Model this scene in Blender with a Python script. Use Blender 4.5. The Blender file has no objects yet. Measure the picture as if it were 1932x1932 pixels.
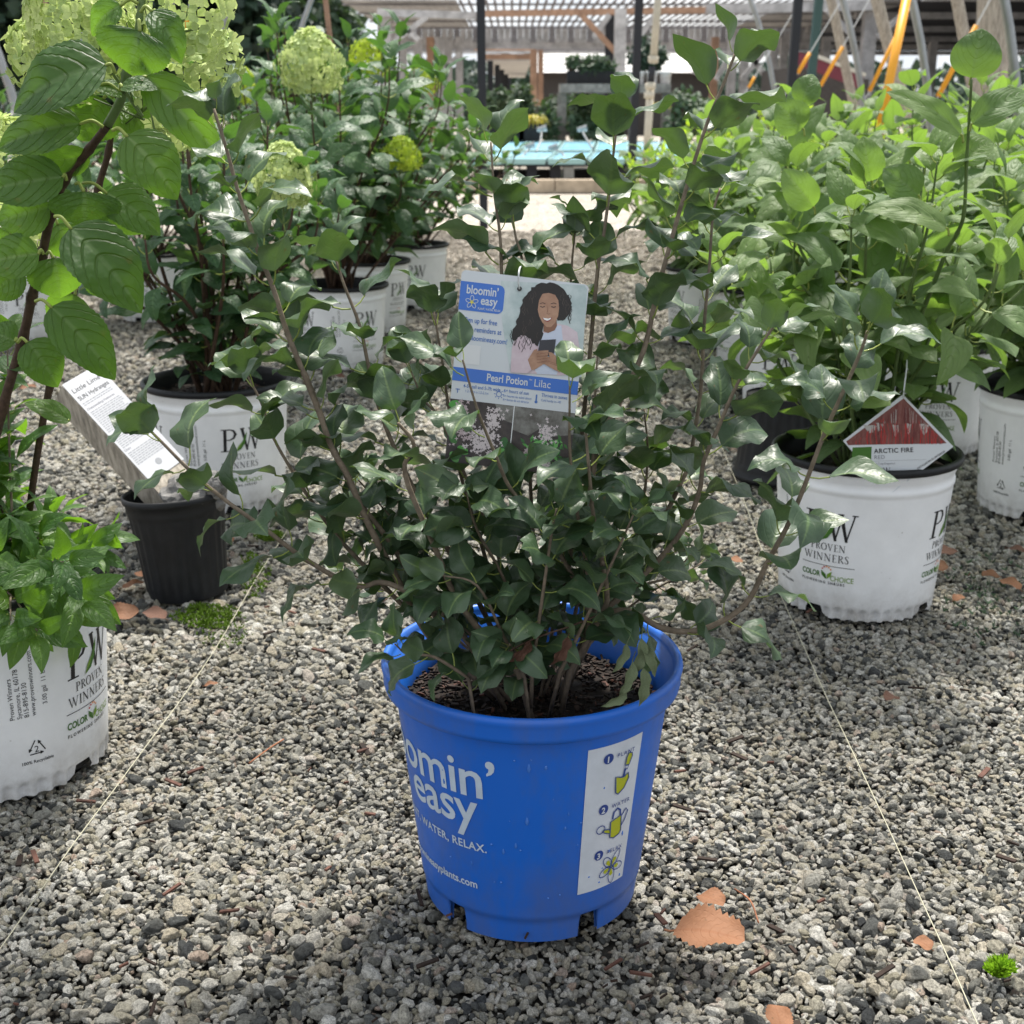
import bpy, bmesh, math, random
import numpy as np
from mathutils import Vector, Matrix, noise
C = bpy.context.scene.collection
R = math.radians
random.seed(7); rng = np.random.default_rng(7)

# ------------------------------------------------------------------ camera, world, sun
scn = bpy.context.scene
H = 0.727; PITCH = R(17.2); F = 2450.0; CX = 966.0
cam_d = bpy.data.cameras.new('camera'); cam = bpy.data.objects.new('camera', cam_d); C.objects.link(cam)
cam.location = (0, 0, H); cam.rotation_euler = (math.pi/2 - PITCH, 0, 0)
cam_d.sensor_width = 36; cam_d.lens = 36*F/1932; cam_d.clip_start = 0.02; cam_d.clip_end = 600
cam_d.dof.use_dof = True; cam_d.dof.focus_distance = 1.22; cam_d.dof.aperture_fstop = 14
scn.camera = cam
w = bpy.data.worlds.new('World'); scn.world = w; w.use_nodes = True
nt = w.node_tree; nt.nodes.clear()
SUN_EL, SUN_AZ = R(65), R(16)       # azimuth measured from +Y (ahead) towards +X (right)
out = nt.nodes.new('ShaderNodeOutputWorld'); bg = nt.nodes.new('ShaderNodeBackground')
sky = nt.nodes.new('ShaderNodeTexSky'); sky.sky_type = 'NISHITA'; sky.sun_disc = False
sky.sun_elevation = SUN_EL; sky.sun_rotation = SUN_AZ; sky.dust_density = 2.0
tc = nt.nodes.new('ShaderNodeTexCoord'); nz = nt.nodes.new('ShaderNodeTexNoise'); nz.inputs['Scale'].default_value = 5.5
nz.inputs['Detail'].default_value = 6
ramp = nt.nodes.new('ShaderNodeValToRGB'); ramp.color_ramp.elements[0].position = .38; ramp.color_ramp.elements[1].position = .62
ramp.color_ramp.elements[0].color = (6.0, 6.7, 7.6, 1); ramp.color_ramp.elements[1].color = (11.5, 11.6, 11.6, 1)
mx = nt.nodes.new('ShaderNodeMixRGB'); mx.inputs[0].default_value = .86
nt.links.new(tc.outputs['Generated'], nz.inputs['Vector']); nt.links.new(nz.outputs['Fac'], ramp.inputs[0])
nt.links.new(sky.outputs[0], mx.inputs[1]); nt.links.new(ramp.outputs[0], mx.inputs[2])
nt.links.new(mx.outputs[0], bg.inputs['Color']); bg.inputs['Strength'].default_value = .068
nt.links.new(bg.outputs[0], out.inputs[0])
sun_d = bpy.data.lights.new('sun', 'SUN'); sun_d.energy = 4.0; sun_d.angle = R(8); sun_d.color = (1, .95, .87)
sun = bpy.data.objects.new('sun', sun_d); C.objects.link(sun)
sv = Vector((math.sin(SUN_AZ)*math.cos(SUN_EL), math.cos(SUN_AZ)*math.cos(SUN_EL), math.sin(SUN_EL)))
sun.rotation_euler = sv.to_track_quat('Z', 'Y').to_euler(); sun.location = (3, 5, 8)
scn.view_settings.view_transform = 'Standard'; scn.view_settings.look = 'None'
scn.view_settings.gamma = 1; scn.view_settings.exposure = 1.0
scn.render.engine = 'CYCLES'
try:
    scn.cycles.max_bounces = 8; scn.cycles.transparent_max_bounces = 8
except Exception: pass

# ------------------------------------------------------------------ helpers
def ray(px, py):
    u, v = (px-CX)/F, (py-CX)/F
    return Vector((u, math.cos(PITCH)-v*math.sin(PITCH), -math.sin(PITCH)-v*math.cos(PITCH)))
def P(px, py, Y):
    d = ray(px, py); return Vector((0, 0, H)) + d*(Y/d.y)
def G(px, py, z=0.0):
    d = ray(px, py); return Vector((0, 0, H)) + d*((z-H)/d.z)
def dist(v): return (Vector(v)-Vector((0, 0, H))).length

def node(nt, t, **kw):
    n = nt.nodes.new(t)
    for k, v in kw.items(): n.inputs[k].default_value = v
    return n
MATS = {}
def mat(name, col, rough=.6, spec=.4, var=0.0, nscale=20, bump=0.0, bscale=80, metal=0, col2=None, coat=0, stretch=None, rnd=0.0):
    if name in MATS: return MATS[name]
    m = bpy.data.materials.new(name); m.use_nodes = True; t = m.node_tree; L = t.links
    b = t.nodes['Principled BSDF']; b.inputs['Roughness'].default_value = rough
    b.inputs['Specular IOR Level'].default_value = spec; b.inputs['Metallic'].default_value = metal
    b.inputs['Coat Weight'].default_value = coat
    co = node(t, 'ShaderNodeTexCoord'); vec = co.outputs['Object']
    if stretch:
        mp = node(t, 'ShaderNodeMapping'); mp.inputs['Scale'].default_value = stretch; L.new(vec, mp.inputs[0]); vec = mp.outputs[0]
    if var or col2:
        n = node(t, 'ShaderNodeTexNoise', Scale=nscale, Detail=6.0, Roughness=.65); L.new(vec, n.inputs['Vector'])
        r = node(t, 'ShaderNodeValToRGB'); r.color_ramp.elements[0].position = .35; r.color_ramp.elements[1].position = .68
        c1 = [max(0, c*(1-var)) for c in col]; c2 = col2 if col2 else [min(1, c*(1+var)) for c in col]
        r.color_ramp.elements[0].color = (*c1, 1); r.color_ramp.elements[1].color = (*c2, 1)
        L.new(n.outputs['Fac'], r.inputs[0]); src = r.outputs[0]
        if rnd:
            oi = node(t, 'ShaderNodeObjectInfo'); hs = node(t, 'ShaderNodeHueSaturation')
            ma = node(t, 'ShaderNodeMath'); ma.operation = 'MULTIPLY_ADD'; ma.inputs[1].default_value = 2*rnd; ma.inputs[2].default_value = 1-rnd
            L.new(oi.outputs['Random'], ma.inputs[0]); L.new(ma.outputs[0], hs.inputs['Value']); L.new(src, hs.inputs['Color']); src = hs.outputs[0]
        L.new(src, b.inputs['Base Color'])
    else: b.inputs['Base Color'].default_value = (*col, 1)
    if bump:
        n = node(t, 'ShaderNodeTexNoise', Scale=bscale, Detail=5.0); L.new(vec, n.inputs['Vector'])
        bm = node(t, 'ShaderNodeBump', Strength=bump, Distance=.002); L.new(n.outputs['Fac'], bm.inputs['Height']); L.new(bm.outputs[0], b.inputs['Normal'])
    MATS[name] = m; return m

def leaf_mat(name, top, back, vein, trans, tw=.35, rough=.42, N=6, slant=.5, vstr=.45, bump=.6, var=.25, spots=0):
    m = bpy.data.materials.new(name); m.use_nodes = True; t = m.node_tree; L = t.links; t.nodes.clear()
    def M(op, a, b=None, c=None, clamp=False):
        n = t.nodes.new('ShaderNodeMath'); n.operation = op; n.use_clamp = clamp
        for i, x in enumerate((a, b, c)):
            if x is None: continue
            if isinstance(x, (int, float)): n.inputs[i].default_value = x
            else: L.new(x, n.inputs[i])
        return n.outputs[0]
    uv = node(t, 'ShaderNodeUVMap'); sp = node(t, 'ShaderNodeSeparateXYZ'); L.new(uv.outputs[0], sp.inputs[0])
    s = M('ABSOLUTE', M('MULTIPLY_ADD', sp.outputs[0], 2, -1)); v = sp.outputs[1]
    q = M('FRACT', M('MULTIPLY', M('SUBTRACT', v, M('MULTIPLY', M('POWER', s, 1.6), slant)), N))
    d = M('ABSOLUTE', M('SUBTRACT', q, .5))                     # .5 at vein
    side = M('MULTIPLY', M('MULTIPLY_ADD', d, 22, -10.1, True), M('MULTIPLY_ADD', s, -.9, 1.0, True))
    mid = M('MULTIPLY_ADD', s, -14, 1.5, True)
    vm = M('MAXIMUM', M('MULTIPLY', side, vstr), M('MULTIPLY', mid, .85))
    oi = node(t, 'ShaderNodeObjectInfo'); at = t.nodes.new('ShaderNodeAttribute'); at.attribute_name = 'lr'
    rn = M('FRACT', M('ADD', oi.outputs['Random'], at.outputs['Fac']))
    tco = node(t, 'ShaderNodeTexCoord'); nz = node(t, 'ShaderNodeTexNoise', Scale=2.5, Detail=3.0); L.new(tco.outputs['Object'], nz.inputs['Vector'])
    def mix(f, a, b):
        n = t.nodes.new('ShaderNodeMixRGB')
        if isinstance(f, (int, float)): n.inputs[0].default_value = f
        else: L.new(f, n.inputs[0])
        for i, x in ((1, a), (2, b)):
            if isinstance(x, tuple): n.inputs[i].default_value = (*x, 1)
            else: L.new(x, n.inputs[i])
        return n.outputs[0]
    geo = t.nodes.new('ShaderNodeNewGeometry')
    base = mix(geo.outputs['Backfacing'], top, back)
    base = mix(M('MULTIPLY', vm, .8), base, vein)
    hs = node(t, 'ShaderNodeHueSaturation'); L.new(base, hs.inputs['Color'])
    L.new(M('MULTIPLY_ADD', M('ADD', rn, nz.outputs['Fac']), var*1.2, 1-var*1.2), hs.inputs['Value'])
    if N != 8: L.new(M('MULTIPLY_ADD', rn, -.035, .515), hs.inputs['Hue'])
    col = hs.outputs[0]
    if spots:
        n2 = node(t, 'ShaderNodeTexNoise', Scale=5.0, Detail=3.0); L.new(tco.outputs['Object'], n2.inputs['Vector'])
        col = mix(M('MULTIPLY', M('MULTIPLY_ADD', n2.outputs['Fac'], 18, -12.6, True), spots), col, (.16, .08, .035))
    b = t.nodes.new('ShaderNodeBsdfPrincipled'); L.new(col, b.inputs['Base Color']); b.inputs['Roughness'].default_value = rough
    b.inputs['Specular IOR Level'].default_value = .5
    bp = node(t, 'ShaderNodeBump', Strength=bump, Distance=.04); 
    L.new(M('ADD', M('MULTIPLY', M('MAXIMUM', d, .38), -2.2 if N else 0), M('MULTIPLY', nz.outputs['Fac'], .5)), bp.inputs['Height']); L.new(bp.outputs[0], b.inputs['Normal'])
    tr = t.nodes.new('ShaderNodeBsdfTranslucent')
    tcol = mix(M('MULTIPLY', vm, .45), trans, tuple(c*.55 for c in trans)); hs2 = node(t, 'ShaderNodeHueSaturation'); L.new(tcol, hs2.inputs['Color'])
    L.new(M('MULTIPLY_ADD', rn, .5, .7), hs2.inputs['Value']); L.new(hs2.outputs[0], tr.inputs['Color'])
    ms = t.nodes.new('ShaderNodeMixShader'); ms.inputs[0].default_value = tw
    L.new(b.outputs[0], ms.inputs[1]); L.new(tr.outputs[0], ms.inputs[2])
    o = t.nodes.new('ShaderNodeOutputMaterial'); L.new(ms.outputs[0], o.inputs[0])
    MATS[name] = m; return m

class MB:
    def __init__(s): s.v = []; s.f = []; s.m = []
    def add(s, vs, fs, mi=0):
        n = len(s.v); s.v += [tuple(x) for x in vs]; s.f += [tuple(i+n for i in f) for f in fs]; s.m += [mi]*len(fs); return s
    def box(s, c, sz, rz=0, mi=0, taper=0):
        x, y, z = sz[0]/2, sz[1]/2, sz[2]/2; rot = Matrix.Rotation(rz, 3, 'Z') if rz else None; vs = []
        for k, (a, b, d) in enumerate([(-1,-1,-1),(1,-1,-1),(1,1,-1),(-1,1,-1),(-1,-1,1),(1,-1,1),(1,1,1),(-1,1,1)]):
            q = Vector((a*x, b*y, d*z)); q = rot @ q if rot else q; vs.append(q+Vector(c))
        return s.add(vs, [(0,3,2,1),(4,5,6,7),(0,1,5,4),(1,2,6,5),(2,3,7,6),(3,0,4,7)], mi)
    def beam(s, p, q, w, h=None, mi=0, up=(0,0,1)):
        p, q = Vector(p), Vector(q); h = h or w; d = (q-p).normalized(); a = d.cross(Vector(up))
        if a.length < 1e-3: a = d.cross(Vector((0,1,0)))
        a.normalize(); b = a.cross(d); a *= w/2; b *= h/2
        vs = [p-a-b, p+a-b, p+a+b, p-a+b, q-a-b, q+a-b, q+a+b, q-a+b]
        return s.add(vs, [(0,3,2,1),(4,5,6,7),(0,1,5,4),(1,2,6,5),(2,3,7,6),(3,0,4,7)], mi)
    def tube(s, pts, r, n=6, mi=0, cap=True):
        pts = [Vector(p) for p in pts]; N = len(pts); rs = r if isinstance(r, (list, tuple)) else [r]*N
        vs = []; ref = Vector((.3, .2, 1)).normalized()
        for i, p in enumerate(pts):
            t = (pts[min(i+1, N-1)]-pts[max(i-1, 0)]).normalized()
            a = t.cross(ref)
            if a.length < .1: a = t.cross(Vector((1, 0, 0)))
            a.normalize(); b = t.cross(a)
            for k in range(n):
                an = 2*math.pi*k/n; vs.append(p+(a*math.cos(an)+b*math.sin(an))*rs[i])
        fs = [(i*n+k, i*n+(k+1) % n, (i+1)*n+(k+1) % n, (i+1)*n+k) for i in range(N-1) for k in range(n)]
        if cap: fs += [tuple(range(n-1, -1, -1)), tuple(range((N-1)*n, N*n))]
        return s.add(vs, fs, mi)
    def build(s, name, mats, parent=None, smooth=False, kind=None, off=None):
        me = bpy.data.meshes.new(name)
        vs = s.v
        if off is None and parent is not None: off = wloc(parent)
        if off is not None and Vector(off).length > 0: vs = [(v[0]-off[0], v[1]-off[1], v[2]-off[2]) for v in vs]
        me.from_pydata([tuple(v) for v in vs], [], s.f); mats = mats if isinstance(mats, (list, tuple)) else [mats]
        for m in mats: me.materials.append(m)
        if len(mats) > 1: me.polygons.foreach_set('material_index', s.m)
        if smooth: me.polygons.foreach_set('use_smooth', [True]*len(me.polygons))
        o = bpy.data.objects.new(name, me); C.objects.link(o)
        if parent is not None: o.parent = parent
        if kind: o['kind'] = kind
        return o
def wloc(o):
    v = Vector(o.location)
    while o.parent: o = o.parent; v += Vector(o.location)
    return v
def tag(o, label=None, cat=None, group=None, kind=None):
    if label: o['label'] = label
    if cat: o['category'] = cat
    if group: o['group'] = group
    if kind: o['kind'] = kind
    return o
def thing(name, label, cat, loc=(0,0,0), group=None, rz=0):
    o = bpy.data.objects.new(name, None); C.objects.link(o); o.location = loc; o.rotation_euler.z = rz
    o.empty_display_size = .05; return tag(o, label, cat, group)
def crom(pts, sub=6):
    pts = [Vector(p) for p in pts]; q = [pts[0]*2-pts[1]]+pts+[pts[-1]*2-pts[-2]]; o = []
    for i in range(1, len(q)-2):
        a, b, c, d = q[i-1:i+3]
        for k in range(sub):
            t = k/sub; o.append(.5*((2*b)+(c-a)*t+(2*a-5*b+4*c-d)*t*t+(3*b-a-3*c+d)*t**3))
    o.append(pts[-1]); return o

# ------------------------------------------------------------------ materials
M_white = mat('white_pot_plastic', (.78, .79, .80), .38, .45, var=.07, nscale=9, bump=.15, bscale=60)
def speckle(m, base, dirt, zmax):
    t = m.node_tree; L = t.links; b = t.nodes['Principled BSDF']; src = b.inputs['Base Color'].links[0].from_socket
    tc = node(t, 'ShaderNodeTexCoord'); sx = node(t, 'ShaderNodeSeparateXYZ'); L.new(tc.outputs['Object'], sx.inputs[0])
    v = node(t, 'ShaderNodeTexVoronoi', Scale=75.0); L.new(tc.outputs['Object'], v.inputs['Vector']); n = node(t, 'ShaderNodeTexNoise', Scale=23.0, Detail=6.0, Roughness=.75); L.new(tc.outputs['Object'], n.inputs['Vector'])
    def M(op, a, b_, c=0, cl=True):
        x = t.nodes.new('ShaderNodeMath'); x.operation = op; x.use_clamp = cl
        for i, q in enumerate((a, b_, c)):
            if isinstance(q, (int, float)): x.inputs[i].default_value = q
            else: L.new(q, x.inputs[i])
        return x.outputs[0]
    sp_ = M('MULTIPLY', M('MULTIPLY_ADD', v.outputs['Distance'], -9, 1.1), M('MULTIPLY_ADD', n.outputs['Fac'], 7, -3.5))
    lowz = M('MULTIPLY_ADD', sx.outputs[2], -1/zmax, 1.0); dz = M('MULTIPLY', M('MULTIPLY', lowz, lowz), M('MULTIPLY_ADD', n.outputs['Fac'], 2.6, -.75))
    f = M('MAXIMUM', M('MULTIPLY', sp_, .75), M('MULTIPLY', dz, .8)); mx = node(t, 'ShaderNodeMixRGB'); mx.inputs[2].default_value = (*dirt, 1); L.new(f, mx.inputs[0]); L.new(src, mx.inputs[1]); L.new(mx.outputs[0], b.inputs['Base Color'])
speckle(M_white, None, (.22, .19, .15), .10)
M_blackp = mat('black_pot_plastic', (.009, .010, .012), .5, .3, var=.3, nscale=30, bump=.2)
M_soil = mat('potting_soil', (.018, .013, .010), .9, .3, var=.5, nscale=90, bump=1, bscale=150)
M_chip = mat('bark_chip', (.034, .02, .014), .8, .3, var=.5, nscale=60, bump=.6, rnd=.4)
M_chipr = mat('red_bark', (.09, .04, .028), .75, .3, var=.5, nscale=60, bump=.6)
M_ink = mat('black_ink', (.012, .012, .014), .45)
M_grn1 = mat('green_ink', (.17, .30, .03), .45); M_grn2 = mat('dark_green_ink', (.05, .15, .02), .45)
M_red = mat('red_ink', (.5, .03, .03), .45); M_org = mat('orange_ink', (.75, .25, .06), .45)
M_string = mat('pale_string', (.45, .43, .32), .8); M_wire = mat('white_tie', (.6, .62, .62), .5)
M_wood = mat('grey_wood', (.23, .21, .19), .85, .2, var=.35, nscale=6, bump=.5, stretch=(3, 3, 3))
M_woodb = mat('brown_wood', (.30, .19, .135), .85, .2, var=.3, nscale=6)
M_darkpost = mat('dark_post', (.018, .02, .026), .6)
M_galv = mat('galvanised_pipe', (.30, .31, .31), .38, .5, metal=.7, var=.15, nscale=4)
M_orange = mat('orange_guard', (.82, .36, .02), .45)
M_twig = mat('grey_brown_bark', (.19, .15, .11), .75, .3, var=.3, nscale=120, bump=.5, bscale=200)
M_twigd = mat('dark_brown_bark', (.075, .045, .03), .7, .3, var=.35, nscale=150, bump=.6, bscale=220)
M_twigg = mat('green_stem', (.10, .15, .045), .55, .4, var=.2, nscale=60)
M_pet = mat('petiole_yellowgreen', (.26, .32, .07), .5)
M_deado = mat('dead_stalk', (.30, .12, .06), .65, .3, var=.35, nscale=40, bump=.5, rnd=.25)
M_dead = None
M_deadb = mat('dead_leaf_brown', (.12, .06, .04), .7, .3, var=.35, nscale=60, bump=.5)
M_wilt = mat('wilted_leaf', (.13, .16, .085), .7, .3, var=.2, nscale=40)
M_moss = mat('moss', (.09, .16, .012), .8, .2, var=.4, nscale=60)

L_lilac = leaf_mat('lilac_leaf', (.046, .086, .042), (.10, .15, .08), (.14, .21, .08), (.13, .25, .03), .15, .43, N=4, slant=.55, vstr=.16, bump=.15, var=.42, spots=.6)
L_hyd = leaf_mat('hydrangea_leaf', (.05, .105, .03), (.11, .18, .06), (.20, .29, .12), (.22, .44, .03), .46, .5, N=5.6, slant=.42, vstr=.95, bump=.6, var=.22, spots=.5)
L_hydm = leaf_mat('hydrangea_leaf_dark', (.04, .10, .038), (.10, .18, .075), (.11, .2, .08), (.12, .28, .03), .25, .52, N=7, slant=.30, vstr=.35, bump=.6, var=.32)
L_bush = leaf_mat('bush_leaf', (.045, .11, .022), (.14, .24, .06), (.13, .26, .05), (.22, .46, .02), .32, .5, N=6, slant=.4, vstr=.45, bump=.45, var=.38)
L_dog = leaf_mat('dogwood_leaf', (.105, .175, .06), (.21, .28, .15), (.18, .26, .11), (.25, .43, .05), .38, .58, N=5.4, slant=.7, vstr=.5, bump=.45, var=.30)
L_yel = leaf_mat('yellowgreen_leaf', (.20, .32, .03), (.28, .40, .08), (.3, .4, .08), (.45, .65, .03), .45, .5, N=0, vstr=0, bump=.3, var=.3)
M_dead = leaf_mat('dead_leaf_orange', (.21, .095, .045), (.18, .08, .04), (.19, .075, .03), (.4, .17, .05), .12, .75, N=8, slant=.4, vstr=.35, bump=.22, var=.35, spots=1.0)
L_gold = leaf_mat('golden_grass', (.50, .42, .06), (.50, .42, .08), (.5, .4, .08), (.6, .55, .05), .4, .5, N=0, vstr=0, bump=.2, var=.25)
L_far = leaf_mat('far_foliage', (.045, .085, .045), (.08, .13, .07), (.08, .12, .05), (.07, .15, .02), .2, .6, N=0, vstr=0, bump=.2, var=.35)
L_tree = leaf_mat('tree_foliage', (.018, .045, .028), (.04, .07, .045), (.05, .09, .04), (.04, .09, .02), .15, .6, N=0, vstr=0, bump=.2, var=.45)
def petal_mat(name, a, b):
    m = leaf_mat(name, a, a, b, tuple(min(1, x*1.1) for x in a), .34, .6, N=0, vstr=0, bump=.2, var=.15); return m
M_petal = petal_mat('lime_petal', (.52, .62, .24), (.46, .58, .14)); M_petal2 = petal_mat('bright_lime_petal', (.36, .48, .04), (.36, .45, .06))

# ------------------------------------------------------------------ leaf meshes
def leaf_mesh(name, mt, W=.6, p=.5, q=.8, nu=9, nv=3, fold=.25, droop=.6, wave=.04, wf=2.2, curl=.1, pet=.2, serr=0, seed=0, petr=.014, twist=0, matp=None):
    rr = random.Random(seed); n0 = (p/(p+q))**p*(q/(p+q))**q; vs, fs, mi, uv = [], [], [], []
    y, z = pet, 0; ph = rr.uniform(0, 6.28); ph2 = rr.uniform(0, 6.28); rows = []
    lift = .35
    for i in range(nu+1):
        t = i/nu; tt = max(t, .0)
        wd = W/2*(tt**p)*((1-tt)**q)/n0
        if serr and 0 < i < nu: wd *= 1+serr*(1 if i % 2 else -1)
        row = []
        for j in range(-nv, nv+1):
            sx = j/nv; ax = abs(sx); env = math.sin(math.pi*min(1, max(0, t)))**.5 if 0 < t < 1 else 0
            zz = wd*ax*math.sin(fold) - curl*wd*ax*ax*1.4 + wave*ax**1.6*env*math.sin(wf*6.283*t+(ph if sx > 0 else ph2))
            tw = twist*t
            x = wd*sx*math.cos(fold)
            row.append((x*math.cos(tw)-zz*math.sin(tw), y, z+zz*math.cos(tw)+x*math.sin(tw)))
        rows.append(row)
        a = -lift + (droop+lift)*t**.9*1.25
        y += math.cos(a)/nu; z -= math.sin(a)/nu
    m = 2*nv+1
    for row in rows: vs += row
    for i in range(nu):
        for j in range(2*nv):
            a = i*m+j; fs.append((a, a+1, a+m+1, a+m)); mi.append(0)
            uv += [((j)/(2*nv), i/nu), ((j+1)/(2*nv), i/nu), ((j+1)/(2*nv), (i+1)/nu), (j/(2*nv), (i+1)/nu)]
    if pet > 0:
        n = len(vs); pts = [(0, -.01, -.03), (0, pet*.5, -.035), (0, pet+.03, 0)]
        for pt in pts:
            for k in range(3):
                an = 2.094*k; vs.append((pt[0]+petr*math.cos(an), pt[1], pt[2]+petr*math.sin(an)))
        for i in range(2):
            for k in range(3):
                fs.append((n+i*3+k, n+i*3+(k+1) % 3, n+i*3+3+(k+1) % 3, n+i*3+3+k)); mi.append(1); uv += [(.5, .1)]*4
    me = bpy.data.meshes.new(name); me.from_pydata(vs, [], fs); me.materials.append(mt); me.materials.append(matp or M_pet)
    me.polygons.foreach_set('material_index', mi); me.polygons.foreach_set('use_smooth', [True]*len(fs))
    ul = me.uv_layers.new(name='UVMap'); ul.data.foreach_set('uv', [c for a in uv for c in a])
    return me
LEAF = {}
LEAF['lilac'] = [leaf_mesh('leaf', L_lilac, W=.72+.08*(i % 3-1), p=.50, q=.96-.08*(i % 2), nu=10, nv=3, fold=.22+.13*(i % 3), droop=.2+.28*(i % 4), wave=.07+.03*(i % 3), wf=1.2+.35*(i % 4), curl=.16*(i % 3), pet=.24, seed=i, twist=.5*((i % 3)-1)) for i in range(10)]
LEAF['hyd'] = [leaf_mesh('leaf', L_hyd, W=.56, p=.55, q=.85, nu=26, nv=4, fold=.22+.1*(i % 2), droop=.3+.25*(i % 3), wave=.02, wf=2, curl=.15, pet=.17, serr=.022, seed=20+i, twist=.3*(i % 3-1), petr=.016) for i in range(6)]
LEAF['hydm'] = [leaf_mesh('leaf', L_hydm, W=.5, p=.55, q=.85, nu=8, nv=2, fold=.3+.1*(i % 2), droop=.4+.3*(i % 3), wave=.025, wf=2, curl=.2, pet=.16, seed=30+i, twist=.4*(i % 3-1)) for i in range(6)]
LEAF['bush'] = [leaf_mesh('leaf', L_bush, W=.44, p=.6, q=1.0, nu=10, nv=3, fold=.3, droop=.3+.3*(i % 3), wave=.02, wf=2, curl=.1, pet=.1, seed=40+i, twist=.3*(i % 3-1)) for i in range(6)]
LEAF['dog'] = [leaf_mesh('leaf', L_dog, W=.52+.05*(i % 2), p=.55, q=1.02, nu=9, nv=3, fold=.25+.12*(i % 3), droop=.35+.3*(i % 3), wave=.02, wf=1.6, curl=.22, pet=.16, seed=50+i, twist=.35*(i % 3-1)) for i in range(7)]
LEAF['yel'] = [leaf_mesh('leaf', L_yel, W=.42, p=.6, q=.8, nu=4, nv=1, fold=.3, droop=.3+.3*(i % 2), wave=0, curl=.1, pet=.06, seed=60+i) for i in range(3)]
LEAF['far'] = [leaf_mesh('leaf', L_far, W=.5, p=.6, q=.8, nu=3, nv=1, fold=.3, droop=.4, wave=0, curl=.1, pet=0, seed=70+i) for i in range(2)]
LEAF['tree'] = [leaf_mesh('leaf', L_tree, W=.8, p=.5, q=.5, nu=2, nv=1, fold=.3, droop=.4, wave=0, curl=.1, pet=0, seed=80+i) for i in range(2)]
LEAF['pgrass'] = [leaf_mesh('leaf', L_gold, W=.05, p=.3, q=.6, nu=5, nv=1, fold=.2, droop=2.3, wave=0, curl=0, pet=0, seed=90)]

def lmat(pos, d, n, s):
    d = d.normalized(); n = (n-d*n.dot(d))
    if n.length < 1e-4: n = d.orthogonal()
    n.normalize(); x = d.cross(n)
    return Matrix(((x.x*s, d.x*s, n.x*s, pos.x), (x.y*s, d.y*s, n.y*s, pos.y), (x.z*s, d.z*s, n.z*s, pos.z), (0, 0, 0, 1)))
def visible(p, m=.08):
    q = Vector(p)-Vector((0, 0, H)); dz = q.y*math.cos(PITCH)-q.z*math.sin(PITCH)
    if dz <= .1: return False
    u = q.x/dz; v = (q.z*math.cos(PITCH)+q.y*math.sin(PITCH))/dz
    lim = CX/F+m; return abs(u) < lim and abs(v) < lim
def put_leaves(root, L, kind, limit=300, name='leaf', rest='foliage'):
    """L: list of world matrices. The largest-showing ones become leaf parts, the rest one joined part."""
    off = wloc(root); T = Matrix.Translation(-off); V = LEAF[kind]
    key = lambda m: -(m.to_scale().y/dist(m.translation) + (1 if visible(m.translation) else 0))
    L = sorted(L, key=key)
    for m in L[:limit]:
        o = bpy.data.objects.new(name, random.choice(V)); C.objects.link(o); o.parent = root; o.matrix_basis = T @ m
    if L[limit:]: join_leaves(root, L[limit:], kind, rest)
def join_leaves(root, L, kind, name='foliage', pick=None):
    V = LEAF[kind]; T = Matrix.Translation(-wloc(root)) if root is not None else Matrix()
    arr = []
    for me in V:
        n = len(me.vertices); co = np.empty(n*3); me.vertices.foreach_get('co', co)
        arr.append((co.reshape(-1, 3), [tuple(p.vertices) for p in me.polygons], [p.material_index for p in me.polygons], np.array([u.uv[:] for u in me.uv_layers[0].data])))
    vs, fs, mi, uv, lr, n = [], [], [], [], [], 0
    for m in L:
        co, f, mm, u = arr[random.randrange(len(arr))]; A = np.array(T @ m)
        vs.append(co @ A[:3, :3].T + A[:3, 3]); fs += [tuple(i+n for i in q) for q in f]; mi += mm; uv.append(u); lr += [random.random()]*len(co); n += len(co)
    vs = np.concatenate(vs); me = bpy.data.meshes.new(name); me.from_pydata(vs.tolist(), [], fs)
    for mt in V[0].materials: me.materials.append(mt)
    me.polygons.foreach_set('material_index', mi); me.polygons.foreach_set('use_smooth', [True]*len(fs))
    ul = me.uv_layers.new(name='UVMap'); ul.data.foreach_set('uv', np.concatenate(uv).ravel())
    at = me.attributes.new('lr', 'FLOAT', 'POINT'); at.data.foreach_set('value', lr)
    o = bpy.data.objects.new(name, me); C.objects.link(o)
    if root is not None: o.parent = root; 
    o['kind'] = 'stuff'; return o

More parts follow.
